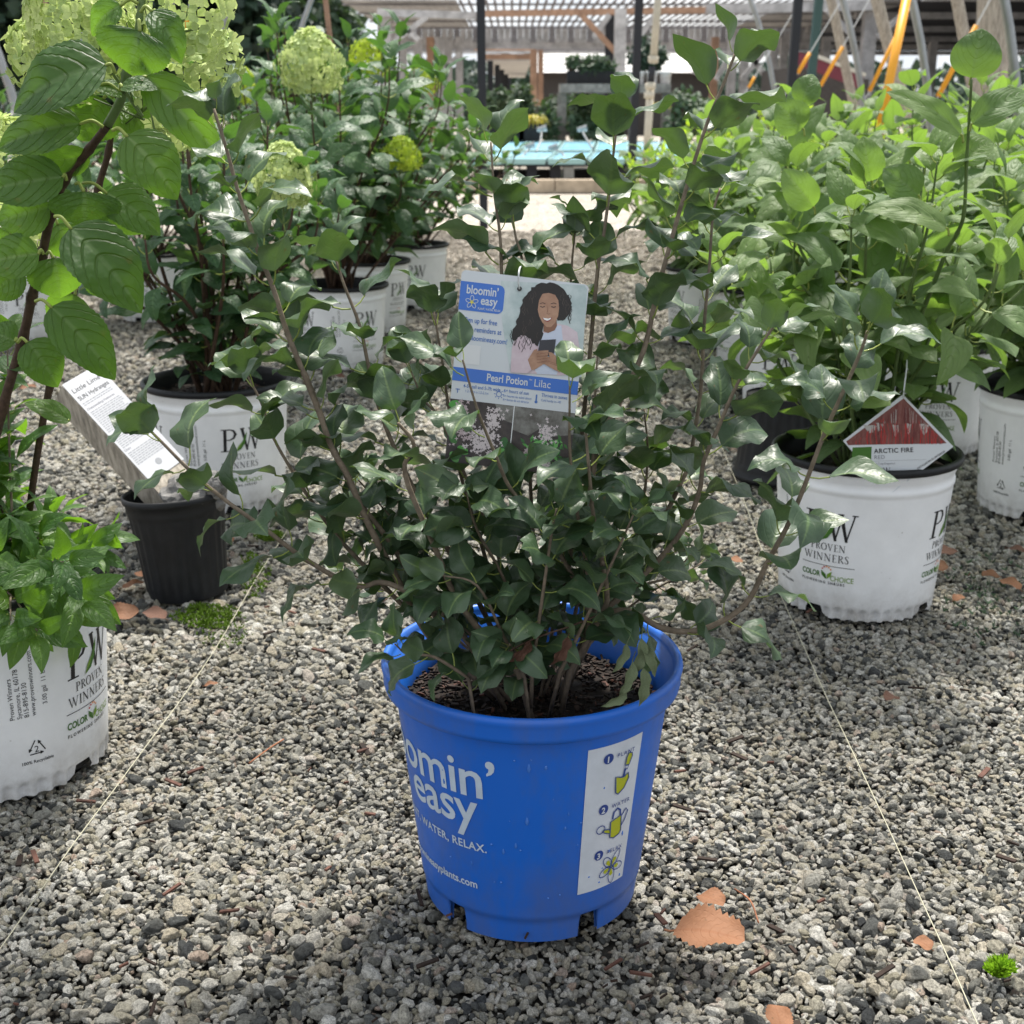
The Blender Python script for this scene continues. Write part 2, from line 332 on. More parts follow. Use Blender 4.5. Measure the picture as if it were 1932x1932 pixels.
def leaves_on(path, spacing, size, ang=.95, start=.15, jit=.25, phase=None, tipsize=.7, lowsize=.7, droop=.25, tipcluster=True, upbias=0.0, flip=0):
    """opposite pairs at right angles to the pair before, along a path; returns matrices"""
    L = []; seg = [0]
    for i in range(1, len(path)): seg.append(seg[-1]+(path[i]-path[i-1]).length)
    tot = seg[-1]; s = tot; ph = random.uniform(0, 3.14) if phase is None else phase; k = 0
    while s > tot*start:
        i = max(1, min(len(path)-1, next((j for j in range(1, len(seg)) if seg[j] >= s-1e-9), len(seg)-1)))
        f = (s-seg[i-1])/max(1e-6, seg[i]-seg[i-1]); p = path[i-1].lerp(path[i], f); t = (path[i]-path[i-1]).normalized()
        a = t.orthogonal().normalized(); b = t.cross(a); rel = s/tot
        sz = size*(lowsize+(1-lowsize)*min(1, rel*1.6))*(tipsize if k == 0 else (tipsize+1)/2 if k == 1 else 1)
        A = ang*(.55 if k == 0 else .8 if k == 1 else 1)
        for side in (0, 1):
            th = ph+k*math.pi/2*1.0+side*math.pi+random.uniform(-jit, jit)
            r = a*math.cos(th)+b*math.sin(th); aa = A+random.uniform(-.25, .25)
            d = t*math.cos(aa)+r*math.sin(aa); d.z -= droop*random.uniform(.3, 1.3); 
            n = t-d*t.dot(d)+Vector((0, 0, upbias))+Vector([random.uniform(-.3, .3) for _ in range(3)])
            L.append(lmat(p+r*.002, d, n, sz*random.uniform(.75, 1.15)))
        s -= spacing*random.uniform(.75, 1.25)*(.45 if k == 0 and tipcluster else 1); k += 1
    return L

# ------------------------------------------------------------------ printing on cards and pots
_tc = {}
def text_tris(body, size, bold=0.0, align='LEFT', spacing=1.0, shear=0.0, cut=0):
    key = (body, size, bold, align, spacing, shear, cut)
    if key in _tc: return _tc[key]
    cu = bpy.data.curves.new('text', 'FONT'); cu.body = body; cu.size = size; cu.offset = bold*size; cu.align_x = align
    cu.space_character = spacing; cu.shear = shear; cu.resolution_u = 3
    o = bpy.data.objects.new('text', cu)
    me = bpy.data.meshes.new_from_object(o)
    bpy.data.objects.remove(o); bpy.data.curves.remove(cu)
    if cut:
        bm = bmesh.new(); bm.from_mesh(me)
        xs = [v.co.x for v in bm.verts]
        if xs:
            x = min(xs)+cut
            while x < max(xs):
                bmesh.ops.bisect_plane(bm, geom=bm.verts[:]+bm.edges[:]+bm.faces[:], plane_co=(x, 0, 0), plane_no=(1, 0, 0)); x += cut
        bm.to_mesh(me); bm.free()
    r = ([tuple(v.co[:2]) for v in me.vertices], [tuple(p.vertices) for p in me.polygons]); bpy.data.meshes.remove(me); _tc[key] = r; return r
class Print:
    def __init__(s, fn, parent): s.fn = fn; s.parent = parent; s.acc = {}; s.k = 0
    def mesh(s, vs2, fs, m, name='print', layer=0):
        a = s.acc.setdefault((name, m.name), (MB(), m, name))[0]; s.k += 1; off = layer+(s.k % 7)*.06
        a.add([s.fn(x, y, off) for x, y in vs2], fs)
    def poly(s, pts, m, name='print', layer=0):
        if len(pts) > 2: s.mesh(pts, [tuple(range(len(pts)))], m, name, layer)
    def ell(s, cx, cy, rx, ry, m, name='print', layer=0, n=20, rot=0):
        c, q = math.cos(rot), math.sin(rot)
        s.poly([(cx+rx*math.cos(a)*c-ry*math.sin(a)*q, cy+rx*math.cos(a)*q+ry*math.sin(a)*c) for a in [2*math.pi*i/n for i in range(n)]], m, name, layer)
    def ribbon(s, pts, w, m, name='print', layer=0, closed=False):
        ws = w if isinstance(w, (list, tuple)) else [w]*len(pts); L, Rr = [], []; N = len(pts)
        for i, p in enumerate(pts):
            a = pts[(i-1) % N] if (closed or i > 0) else p; b = pts[(i+1) % N] if (closed or i < N-1) else p
            dx, dy = b[0]-a[0], b[1]-a[1]; l = math.hypot(dx, dy) or 1; nx, ny = -dy/l*ws[i]/2, dx/l*ws[i]/2
            L.append((p[0]+nx, p[1]+ny)); Rr.append((p[0]-nx, p[1]-ny))
        M = N if closed else N-1
        s.mesh(L+Rr, [(i, N+i, N+(i+1) % N, (i+1) % N) for i in range(M)], m, name, layer)
    def text(s, body, x, y, size, m, name='lettering', layer=0, bold=0.0, align='LEFT', spacing=1.0, rot=0, shear=0, sx=1, cut=0, flipy=False, ax=None):
        vs, fs = text_tris(body, size, bold, align, spacing, shear, cut)
        if ax: er, ed = ax; o = [(x+a*sx*er[0]-b*ed[0], y+a*sx*er[1]-b*ed[1]) for a, b in vs]
        else:
            c, q = math.cos(rot), math.sin(rot); o = [(x+a*sx*c-b*q, y+a*sx*q+b*c) for a, b in vs]
        s.mesh(o, fs, m, name, layer)
    def serif(s, word, x, y, h, m, name='lettering', layer=0, gap=.12, sx=1.0, sl=0.0, ax=None):
        for ch in word:
            wd, strokes = GLY[ch]
            for st in strokes:
                pts = [(a, b) for a, b, _ in st]; ws = [c*h for _, _, c in st]
                if ax: er, ed = ax; q = [(x+a*h*sx*er[0]-b*h*ed[0], y+a*h*sx*er[1]-b*h*ed[1]) for a, b in pts]
                else: q = [(x+(a+sl*b)*h*sx, y+b*h) for a, b in pts]
                s.ribbon(q, ws, m, name, layer)
            if ax: x += (wd+gap)*h*sx*ax[0][0]; y += (wd+gap)*h*sx*ax[0][1]
            else: x += (wd+gap)*h*sx
        return x
    def flush(s):
        r = []
        for mb, m, name in s.acc.values(): r.append(mb.build(name, m, s.parent))
        s.acc = {}; return r
def st(*a): return list(a)
_bowl = [(.18,.975,.045),(.36,.975,.05),(.50,.92,.09),(.57,.76,.13),(.50,.59,.09),(.36,.52,.05),(.18,.52,.045)]
_P = [st((.18,0,.13),(.18,1,.13)), st((.02,.02,.04),(.36,.02,.04)), st((.02,.98,.04),(.2,.98,.04)), _bowl]
_ell = [(.42+.37*math.cos(a), .5+.5*math.sin(a), .045+.09*abs(math.cos(a))) for a in [2*math.pi*i/20 for i in range(21)]]
_W = [st((.10,1,.13),(.40,0,.09)), st((.38,0,.05),(.60,.85,.05)), st((.56,1,.13),(.86,0,.09)), st((.84,0,.05),(1.12,1,.05)),
      st((0,.98,.04),(.24,.98,.04)), st((.44,.98,.04),(.68,.98,.04)), st((1.0,.98,.04),(1.24,.98,.04))]
_N = [st((.14,0,.05),(.14,1,.05)), st((.12,1,.13),(.74,0,.13)), st((.74,0,.05),(.74,1,.05)), st((.02,.02,.04),(.28,.02,.04)), st((.62,.98,.04),(.88,.98,.04)), st((0,.98,.04),(.16,.98,.04))]
GLY = {'P': (.62, _P), 'R': (.72, _P+[st((.36,.52,.06),(.5,.28,.12),(.68,.02,.12)), st((.62,.02,.04),(.78,.02,.04))]), 'O': (.82, [_ell]),
 'V': (.8, [st((.12,1,.13),(.42,0,.09)), st((.40,0,.05),(.68,1,.05)), st((0,.98,.04),(.28,.98,.04)), st((.56,.98,.04),(.82,.98,.04))]),
 'E': (.58, [st((.16,0,.12),(.16,1,.12)), st((.02,.02,.04),(.54,.02,.04)), st((.02,.98,.04),(.52,.98,.04)), st((.16,.52,.04),(.42,.52,.04)), st((.54,0,.03),(.56,.2,.05)), st((.52,.8,.05),(.51,1,.03)), st((.42,.42,.03),(.42,.62,.03))]),
 'N': (.9, _N), 'W': (1.22, _W), 'I': (.3, [st((.16,0,.13),(.16,1,.13)), st((.02,.02,.04),(.3,.02,.04)), st((.02,.98,.04),(.3,.98,.04))]),
 'S': (.52, [[(.46,.78,.04),(.42,.93,.05),(.26,.98,.06),(.10,.90,.09),(.08,.74,.12),(.22,.58,.13),(.38,.42,.13),(.44,.24,.12),(.38,.08,.09),(.22,.02,.05),(.08,.08,.05),(.04,.24,.04)]]), ' ': (.3, [])}

# ------------------------------------------------------------------ ground
def ground_mat():
    m = bpy.data.materials.new('gravel_ground'); m.use_nodes = True; t = m.node_tree; L = t.links; b = t.nodes['Principled BSDF']; b.inputs['Roughness'].default_value = .9
    tc = node(t, 'ShaderNodeTexCoord'); v = node(t, 'ShaderNodeTexVoronoi', Scale=70.0); L.new(tc.outputs['Object'], v.inputs['Vector'])
    r = node(t, 'ShaderNodeValToRGB'); e = r.color_ramp.elements; e[0].color = (.10, .09, .075, 1); e[1].color = (.52, .47, .41, 1); e.new(.5).color = (.34, .30, .25, 1)
    sep = node(t, 'ShaderNodeSeparateColor'); L.new(v.outputs['Color'], sep.inputs[0]); L.new(sep.outputs[0], r.inputs[0])
    n = node(t, 'ShaderNodeTexNoise', Scale=3.0, Detail=5.0); L.new(tc.outputs['Object'], n.inputs['Vector'])
    hs = node(t, 'ShaderNodeHueSaturation'); L.new(r.outputs[0], hs.inputs['Color']); 
    ma = node(t, 'ShaderNodeMath'); ma.operation = 'MULTIPLY_ADD'; ma.inputs[1].default_value = 1.0; ma.inputs[2].default_value = .6
    L.new(n.outputs['Fac'], ma.inputs[0]); L.new(ma.outputs[0], hs.inputs['Value']); 
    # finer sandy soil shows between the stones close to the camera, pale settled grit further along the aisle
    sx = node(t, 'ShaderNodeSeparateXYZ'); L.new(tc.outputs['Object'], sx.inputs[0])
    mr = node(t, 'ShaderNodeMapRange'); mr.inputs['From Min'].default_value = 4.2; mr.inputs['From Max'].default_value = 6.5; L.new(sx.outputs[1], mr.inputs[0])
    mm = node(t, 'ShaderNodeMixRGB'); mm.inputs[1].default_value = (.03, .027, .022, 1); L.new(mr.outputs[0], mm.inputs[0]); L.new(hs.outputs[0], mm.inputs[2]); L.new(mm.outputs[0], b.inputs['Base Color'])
    bp = node(t, 'ShaderNodeBump', Strength=.8, Distance=.01); L.new(v.outputs['Distance'], bp.inputs['Height']); bp.invert = True; L.new(bp.outputs[0], b.inputs['Normal'])
    return m
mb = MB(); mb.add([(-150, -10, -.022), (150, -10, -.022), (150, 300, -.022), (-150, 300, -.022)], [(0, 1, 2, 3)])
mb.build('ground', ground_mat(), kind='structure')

def stone_mat():
    m = bpy.data.materials.new('gravel_stone'); m.use_nodes = True; t = m.node_tree; L = t.links; b = t.nodes['Principled BSDF']; b.inputs['Roughness'].default_value = .62; b.inputs['Specular IOR Level'].default_value = .35
    oi = node(t, 'ShaderNodeObjectInfo'); r = node(t, 'ShaderNodeValToRGB'); r.color_ramp.interpolation = 'LINEAR'; e = r.color_ramp.elements
    cols = [(0, (.05, .055, .06)), (.12, (.15, .155, .15)), (.25, (.34, .335, .30)), (.36, (.60, .58, .53)), (.48, (.48, .44, .33)), (.6, (.68, .66, .61)), (.7, (.62, .55, .43)), (.82, (.78, .76, .71)), (.95, (.88, .86, .81)), (1, (.55, .42, .34))]
    cols = [(p, (c[0]*1.04, c[1]*1.04, c[2]*1.02)) for p, c in cols]
    e[0].position, e[0].color = 0, (*cols[0][1], 1); e[1].position, e[1].color = 1, (*cols[-1][1], 1)
    for p, c in cols[1:-1]: e.new(p).color = (*c, 1)
    L.new(oi.outputs['Random'], r.inputs[0])
    tc = node(t, 'ShaderNodeTexCoord'); va = node(t, 'ShaderNodeVectorMath'); va.operation = 'ADD'
    L.new(tc.outputs['Object'], va.inputs[0]); cx = node(t, 'ShaderNodeCombineXYZ'); mu = node(t, 'ShaderNodeMath'); mu.operation = 'MULTIPLY'; mu.inputs[1].default_value = 91
    L.new(oi.outputs['Random'], mu.inputs[0]); L.new(mu.outputs[0], cx.inputs[0]); L.new(cx.outputs[0], va.inputs[1])
    n = node(t, 'ShaderNodeTexNoise', Scale=2.6, Detail=8.0, Roughness=.8); L.new(va.outputs[0], n.inputs['Vector'])
    r2 = node(t, 'ShaderNodeValToRGB'); r2.color_ramp.elements[0].position = .36; r2.color_ramp.elements[0].color = (.17, .165, .15, 1); r2.color_ramp.elements[1].position = .6; r2.color_ramp.elements[1].color = (1.15, 1.14, 1.12, 1)
    L.new(n.outputs['Fac'], r2.inputs[0]); mx = node(t, 'ShaderNodeMixRGB'); mx.blend_type = 'MULTIPLY'; mx.inputs[0].default_value = .85
    ge0 = t.nodes.new('ShaderNodeNewGeometry'); n3 = node(t, 'ShaderNodeTexNoise', Scale=2.2, Detail=3.0); L.new(ge0.outputs['Position'], n3.inputs['Vector']); h3 = node(t, 'ShaderNodeHueSaturation'); q3 = node(t, 'ShaderNodeMath'); q3.operation = 'MULTIPLY_ADD'; q3.inputs[1].default_value = 1.5; q3.inputs[2].default_value = .22
    L.new(n3.outputs['Fac'], q3.inputs[0]); L.new(q3.outputs[0], h3.inputs['Value']); L.new(r.outputs[0], h3.inputs['Color']); L.new(h3.outputs[0], mx.inputs[1]); L.new(r2.outputs[0], mx.inputs[2])
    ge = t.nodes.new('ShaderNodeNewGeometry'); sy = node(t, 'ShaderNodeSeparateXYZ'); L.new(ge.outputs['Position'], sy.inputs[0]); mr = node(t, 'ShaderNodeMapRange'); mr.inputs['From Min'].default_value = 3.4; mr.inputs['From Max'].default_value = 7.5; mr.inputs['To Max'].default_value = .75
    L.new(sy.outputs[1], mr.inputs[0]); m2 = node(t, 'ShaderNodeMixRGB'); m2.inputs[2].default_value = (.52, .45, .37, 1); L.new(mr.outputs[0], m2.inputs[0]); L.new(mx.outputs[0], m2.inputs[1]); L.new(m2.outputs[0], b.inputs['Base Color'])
    bp = node(t, 'ShaderNodeBump', Strength=.7, Distance=.12); L.new(n.outputs['Fac'], bp.inputs['Height']); L.new(bp.outputs[0], b.inputs['Normal'])
    return m
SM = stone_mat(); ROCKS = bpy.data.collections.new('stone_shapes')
bmi = bmesh.new(); bmesh.ops.create_icosphere(bmi, subdivisions=3, radius=1); ico = np.array([v.co[:] for v in bmi.verts]); icf = [tuple(v.index for v in f.verts) for f in bmi.faces]; bmi.free()
for i in range(14):
    r_ = np.random.default_rng(100+i); k = r_.integers(7, 12); N_ = r_.normal(size=(k, 3)); N_ /= np.linalg.norm(N_, axis=1)[:, None]; dd = r_.uniform(.62, 1.0, k)
    dots = ico @ N_.T; q = np.where(dots > .05, dd/np.maximum(dots, .05), 9); q = np.concatenate([q, np.full((len(ico), 1), 1.12)], 1)
    rad = -np.log(np.exp(-q*55).sum(1))/55; s = np.array([1.05, r_.uniform(.55, .9), r_.uniform(.42, .75)])
    co = ico*rad[:, None]*s*(1+.035*np.array([noise.noise(Vector(c*3+i)) for c in ico]))[:, None]
    me = bpy.data.meshes.new('stone'); me.from_pydata(co.tolist(), [], icf); me.materials.append(SM)
    ROCKS.objects.link(bpy.data.objects.new('stone', me))
def hill(x, y): return .012*noise.noise(Vector((x*2.2, y*2.2, 3))) + .006*noise.noise(Vector((x*7, y*7, 9)))
def scatter_stones():
    X, Y_, Z_, S_ = [], [], [], []
    bands = [(.72, 1.35, 62000, 1.0), (1.35, 2.1, 50000, 1.08), (2.1, 3.2, 29000, 1.3), (3.2, 4.8, 10500, 1.65), (4.8, 6.6, 5200, 2.1), (6.6, 8.4, 2400, 2.3)]
    for y0, y1, dens, k in bands:
        hw = (.41*y1+.15); n = int(dens*2*hw*(y1-y0)); x = rng.uniform(-hw, hw, n); y = rng.uniform(y0, y1, n); big = rng.random(n)
        pn = np.sin(x*5.3+1.3*np.sin(y*4.1))*np.sin(y*6.7+1.7*np.sin(x*3.3)); big = np.clip(big+.04*pn, 0, .9999)
        s = np.where(big > .994, rng.uniform(.0085, .0120, n), np.where(big > .93, rng.uniform(.0056, .0082, n), np.where(big > .50, rng.uniform(.0036, .0056, n), rng.uniform(.0018, .0037, n))))*k*.90
        hl = .006*np.sin(x*4.2+2*np.sin(y*2.7))*np.sin(y*3.9+1)+.0025*np.sin(x*17+3*np.sin(y*11))*np.sin(y*15)
        X.append(x); Y_.append(y); S_.append(s); Z_.append(hl-.013+rng.uniform(-.002, .004, n)+.5*s)
    pts = np.stack([np.concatenate(X), np.concatenate(Y_), np.concatenate(Z_)], 1).tolist(); sc = np.concatenate(S_)
    n = len(pts); me = bpy.data.meshes.new('gravel'); me.from_pydata(pts, [], [])
    for nm, ty, da in (('rs', 'FLOAT', np.array(sc)), ('ri', 'INT', rng.integers(0, 14, n))):
        a = me.attributes.new(nm, ty, 'POINT'); a.data.foreach_set('value', da)
    rot = np.stack([rng.normal(0, .45, n), rng.normal(0, .45, n), rng.uniform(0, 6.28, n)], 1)
    a = me.attributes.new('rr', 'FLOAT_VECTOR', 'POINT'); a.data.foreach_set('vector', rot.ravel().astype(np.float32))
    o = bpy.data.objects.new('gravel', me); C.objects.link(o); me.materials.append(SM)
    tag(o, 'loose grey, white and tan gravel stones covering the ground', 'gravel', kind='stuff')
    g = bpy.data.node_groups.new('scatter', 'GeometryNodeTree'); g.interface.new_socket('Geometry', in_out='INPUT', socket_type='NodeSocketGeometry'); g.interface.new_socket('Geometry', in_out='OUTPUT', socket_type='NodeSocketGeometry')
    N = g.nodes; gi = N.new('NodeGroupInput'); go = N.new('NodeGroupOutput'); ip = N.new('GeometryNodeInstanceOnPoints'); ci = N.new('GeometryNodeCollectionInfo')
    ci.inputs['Collection'].default_value = ROCKS; ci.inputs['Separate Children'].default_value = True; ci.inputs['Reset Children'].default_value = True
    ip.inputs['Pick Instance'].default_value = True
    def na(nm, ty): x = N.new('GeometryNodeInputNamedAttribute'); x.data_type = ty; x.inputs['Name'].default_value = nm; return x.outputs['Attribute']
    g.links.new(gi.outputs[0], ip.inputs['Points']); g.links.new(ci.outputs[0], ip.inputs['Instance']); g.links.new(na('ri', 'INT'), ip.inputs['Instance Index'])
    g.links.new(na('rr', 'FLOAT_VECTOR'), ip.inputs['Rotation']); g.links.new(na('rs', 'FLOAT'), ip.inputs['Scale']); g.links.new(ip.outputs[0], go.inputs[0])
    md = o.modifiers.new('scatter', 'NODES'); md.node_group = g
scatter_stones()

# ------------------------------------------------------------------ pots
def smooth(a, b, x): t = max(0, min(1, (x-a)/(b-a))); return t*t*(3-2*t)
def lathe(mb, prof, n=96, mi=0, rf=None, zf=None):
    """prof: (r, z) from the outside bottom up and over to the inside"""
    vs = []
    for r, z in prof:
        for k in range(n):
            a = 2*math.pi*k/n; rr = rf(a, r, z) if rf else r; zz = zf(a, z) if zf else z; vs.append((rr*math.sin(a), -rr*math.cos(a), zz))
    mb.add(vs, [(i*n+k, i*n+(k+1) % n, (i+1)*n+(k+1) % n, (i+1)*n+k) for i in range(len(prof)-1) for k in range(n)], mi); return mb
def soil(root, r, z, seed, chips=260, mound=.006):
    rr = random.Random(seed); mb = MB(); n = 40; rings = 9; vs = [(0, 0, z+mound)]
    for i in range(1, rings+1):
        for k in range(n):
            a = 2*math.pi*k/n; q = r*i/rings; x, y = q*math.cos(a), q*math.sin(a)
            vs.append((x, y, z+mound*(1-(i/rings)**2)+.007*noise.noise(Vector((x*30, y*30, seed)))))
    fs = [(0, 1+k, 1+(k+1) % n) for k in range(n)]+[(1+i*n+k, 1+(i+1)*n+k, 1+(i+1)*n+(k+1) % n, 1+i*n+(k+1) % n) for i in range(rings-1) for k in range(n)]
    mb.add(vs, fs); mb.build('potting_soil', M_soil, root)
    mb = MB()
    for _ in range(chips):
        q = r*.97*math.sqrt(rr.random()); a = rr.uniform(0, 6.28); l = rr.uniform(.003, .008); wd = l*rr.uniform(.25, .6); az = rr.uniform(0, 3.14); t = rr.uniform(-.5, .5)
        c = Vector((q*math.cos(a), q*math.sin(a), z+mound*(1-(q/r)**2)+.004+rr.uniform(-.002, .003))); d = Vector((math.cos(az)*math.cos(t), math.sin(az)*math.cos(t), math.sin(t)))
        mb.beam(c-d*l/2, c+d*l/2, wd, .0018, mi=0 if rr.random() < .62 else (1 if rr.random() < .8 else 2))
    mb.build('bark_mulch', [M_soil, M_chip, M_chipr], root, kind='stuff')

def white_pot():
    root = thing('white_pot', None, 'plant pot')
    def rz(z): return .1165+.0145*min(1, z/.205)
    per = 2*math.pi/40
    def notch(a): 
        d = abs((a+R(-81)+math.pi/4) % (math.pi/2)-math.pi/4); return .017*(1-smooth(R(5), R(9), d))
    def rf(a, r, z):
        q = abs((a+per/2) % per-per/2)/(per*.36)
        if z < .021 and q < 1 and notch(a) < .001 and r > .1: r -= .0050*math.sqrt(1-q*q)*(1-smooth(.013, .021, z+.004*q*q))
        return r
    def zf(a, z): return max(z, notch(a)+z*.25) if z < .024 else z
    zs = [0, .003, .006, .009, .012, .015, .018, .021, .024, .03, .05, .08, .11, .14, .17, .19, .195]
    prof = [(rz(z), z) for z in zs]+[(rz(.2)+.0012, .197), (rz(.2)+.0012, .203), (rz(.2)-.0003, .205), (rz(.2)+.0002, .214), (rz(.2)+.0018, .216), (rz(.2)+.002, .226)]
    lathe(MB(), prof, 200, rf=rf, zf=zf).build('wall', M_white, root, smooth=True)
    rim = [(.1335, .2262)]+[(.1365+.0052*math.cos(a), .2325+.0065*math.sin(a)) for a in [R(x) for x in (-90, -50, -15, 20, 50, 90, 125, 160)]]+[(.1295, .225), (.1275, .19)]
    lathe(MB(), rim, 120).build('rim', M_blackp, root, smooth=True)
    lathe(MB(), [(.106, 0.0025), (.106, .024), (.07, .024), (.0, .024)], 60).build('base', M_blackp, root)
    soil(root, .1277, .204, 5, 200)
    def mk(a0):
        return lambda x, y, l: (lambda a, r: Vector((r*math.sin(a), -r*math.cos(a), y)))(a0+x/.125, rz(y)+.0005+l*.0004)
    for q in range(4):
        pr = Print(mk(q*math.pi/2), root)
        pr.serif('P', -.039, .124, .043, M_ink, sx=1.12, sl=.03); pr.serif('W', -.003, .124, .043, M_ink, sx=.82, sl=.03)
        leafp = [(-.012, .122), (-.0065, .133), (.001, .141), (.008, .153), (.0105, .160), (.0095, .149), (.006, .137), (-.001, .127)]
        pr.poly([leafp[0], leafp[1], leafp[2], leafp[3], leafp[4], (.004, .146), (-.003, .132)], M_grn1, 'leaf_print', 1.2)
        pr.poly([leafp[0], (-.003, .132), (.004, .146), leafp[4], leafp[5], leafp[6], leafp[7]], M_grn2, 'leaf_print', 1.2)
        pr.serif('PROVEN', -.027, .1075, .0108, M_ink, gap=.13, sx=.98); pr.serif('WINNERS', -.0385, .0905, .0118, M_ink, gap=.13, sx=1.02)
        pr.ribbon([(x*.001, .0835) for x in range(-42, 43, 6)], .0009, M_ink, 'rule')
        pr.text('COLOR', -.042, .0645, .0118, M_grn2, bold=.03, sx=.78); pr.text('CHOICE', .006, .0605, .0118, M_grn1, bold=.006, sx=.82)
        pr.text('FLOWERING SHRUBS', -.042, .0545, .0058, M_ink, bold=.02, sx=.92, spacing=1.5)
        pr.poly([(-.0085, .0755), (-.0075, .068), (-.001, .0625), (.0005, .0635), (-.001, .070)], M_grn2, 'leaf_print', 1); pr.poly([(.0085, .0755), (.0075, .068), (.001, .0625), (.0015, .070)], M_grn1, 'leaf_print', 1)
        for k in range(5):
            a = R(30+30*k); pr.ell(.0002+.0075*math.cos(a), .0745+.0075*math.sin(a), .0013, .0013, M_red if k > 2 else M_org, 'dot_print', 1, n=8)
        pr.flush()
    pr = Print(mk(R(-37)), root)     # recycling mark and the maker's address between two of the prints
    tri = []
    for k in range(3):
        a0 = R(90+120*k); c0 = (math.cos(a0), math.sin(a0)); a1 = R(90+120*(k+1)); c1 = (math.cos(a1), math.sin(a1))
        f = lambda t, n_: (.0125*(c0[0]*(1-t)+c1[0]*t), .058+.0125*(c0[1]*(1-t)+c1[1]*t))
        pr.ribbon([f(.12, 0), f(.3, 0), f(.5, 0), f(.66, 0)], .0013, M_ink, 'recycling_mark')
        d = (c1[0]-c0[0], c1[1]-c0[1]); b0 = f(.66, 0); nn = (-d[1]*.0013, d[0]*.0013)
        pr.poly([(b0[0]+nn[0], b0[1]+nn[1]), (b0[0]-nn[0], b0[1]-nn[1]), f(.86, 0)], M_ink, 'recycling_mark')
    pr.text('2', -.003, .0535, .011, M_ink); pr.text('100% Recyclable', 0, .0405, .0056, M_ink, bold=.01, align='CENTER')
    for i, s in enumerate(('Proven Winners', 'Sycamore, IL 60178', '815-895-8130', 'www.provenwinners.com')): pr.text(s, -.020+i*.0075, .098, .0075, M_ink, rot=math.pi/2, cut=0)
    pr.text('3.00 gal  11 L', .016, .108, .0075, M_ink, rot=math.pi/2)
    pr.flush(); return root
def children(o): return [c for c in bpy.data.objects if c.parent == o]
WP = white_pot(); WPC = [(c, children(c)) for c in children(WP)]; _used = [False]
def place_pot(x, y, deg, label, s=1.0, group='white pots with black rims', tilt=0):
    if not _used[0]: o = WP; _used[0] = True
    else:
        o = WP.copy(); C.objects.link(o)
        for c, _ in WPC: d = c.copy(); C.objects.link(d); d.parent = o
    o.location = (x, y, .002); o.rotation_euler = (tilt, 0, R(deg)); o.scale = (s, s, s); o['label'] = label; o['group'] = group; return o

pA = P(1638, 853, 1.893); 
POTS = [ # x, y, rotation of the print towards the viewer, label
 (.536, 1.905, -36, 'white pot with black rim holding the red twig dogwood and its diamond tag'),
 (-.596, 1.375, 76, 'nearest white pot at the left edge with recycling mark and leafy hydrangea'),
 (-.562, 2.434, 30, 'white pot behind the leaning wooden sign holding a bare stemmed hydrangea'),
 (-.505, 3.86, 40, 'white pot partly hidden behind the lilac, left of the hanging blue card'),
 (-.487, 4.50, 55, 'middle white pot of the three in the row left of the aisle'),
 (-.382, 5.06, 8, 'farthest white pot of the row left of the aisle'),
 (-1.60, 4.30, 20, 'white pot at the left edge seen behind the big hydrangea leaves'),
 (-1.30, 4.75, -8, 'white pot just right of the one at the left edge, behind the big hydrangea stem'),
 (1.015, 2.385, -23, 'white pot cut off by the right edge of the picture'),
 (.938, 2.87, -8, 'white pot in the shade behind the dogwood with the diamond tag'),
 (.700, 3.20, 60, 'white pot right of the upturned black pot behind it'),
 (.725, 3.80, 20, 'white pot half hidden under the dogwoods right of the lilac'),
 (.640, 4.30, 30, 'farthest white pot right of the aisle seen through the lilac twigs'),
 (1.35, 3.75, 20, 'white pot deep under the dogwoods at the right side'), (1.15, 4.7, 50, 'white pot behind the middle dogwoods'), (1.85, 4.7, 10, 'white pot behind the dogwoods near the right edge')]
for p in POTS: place_pot(*p)

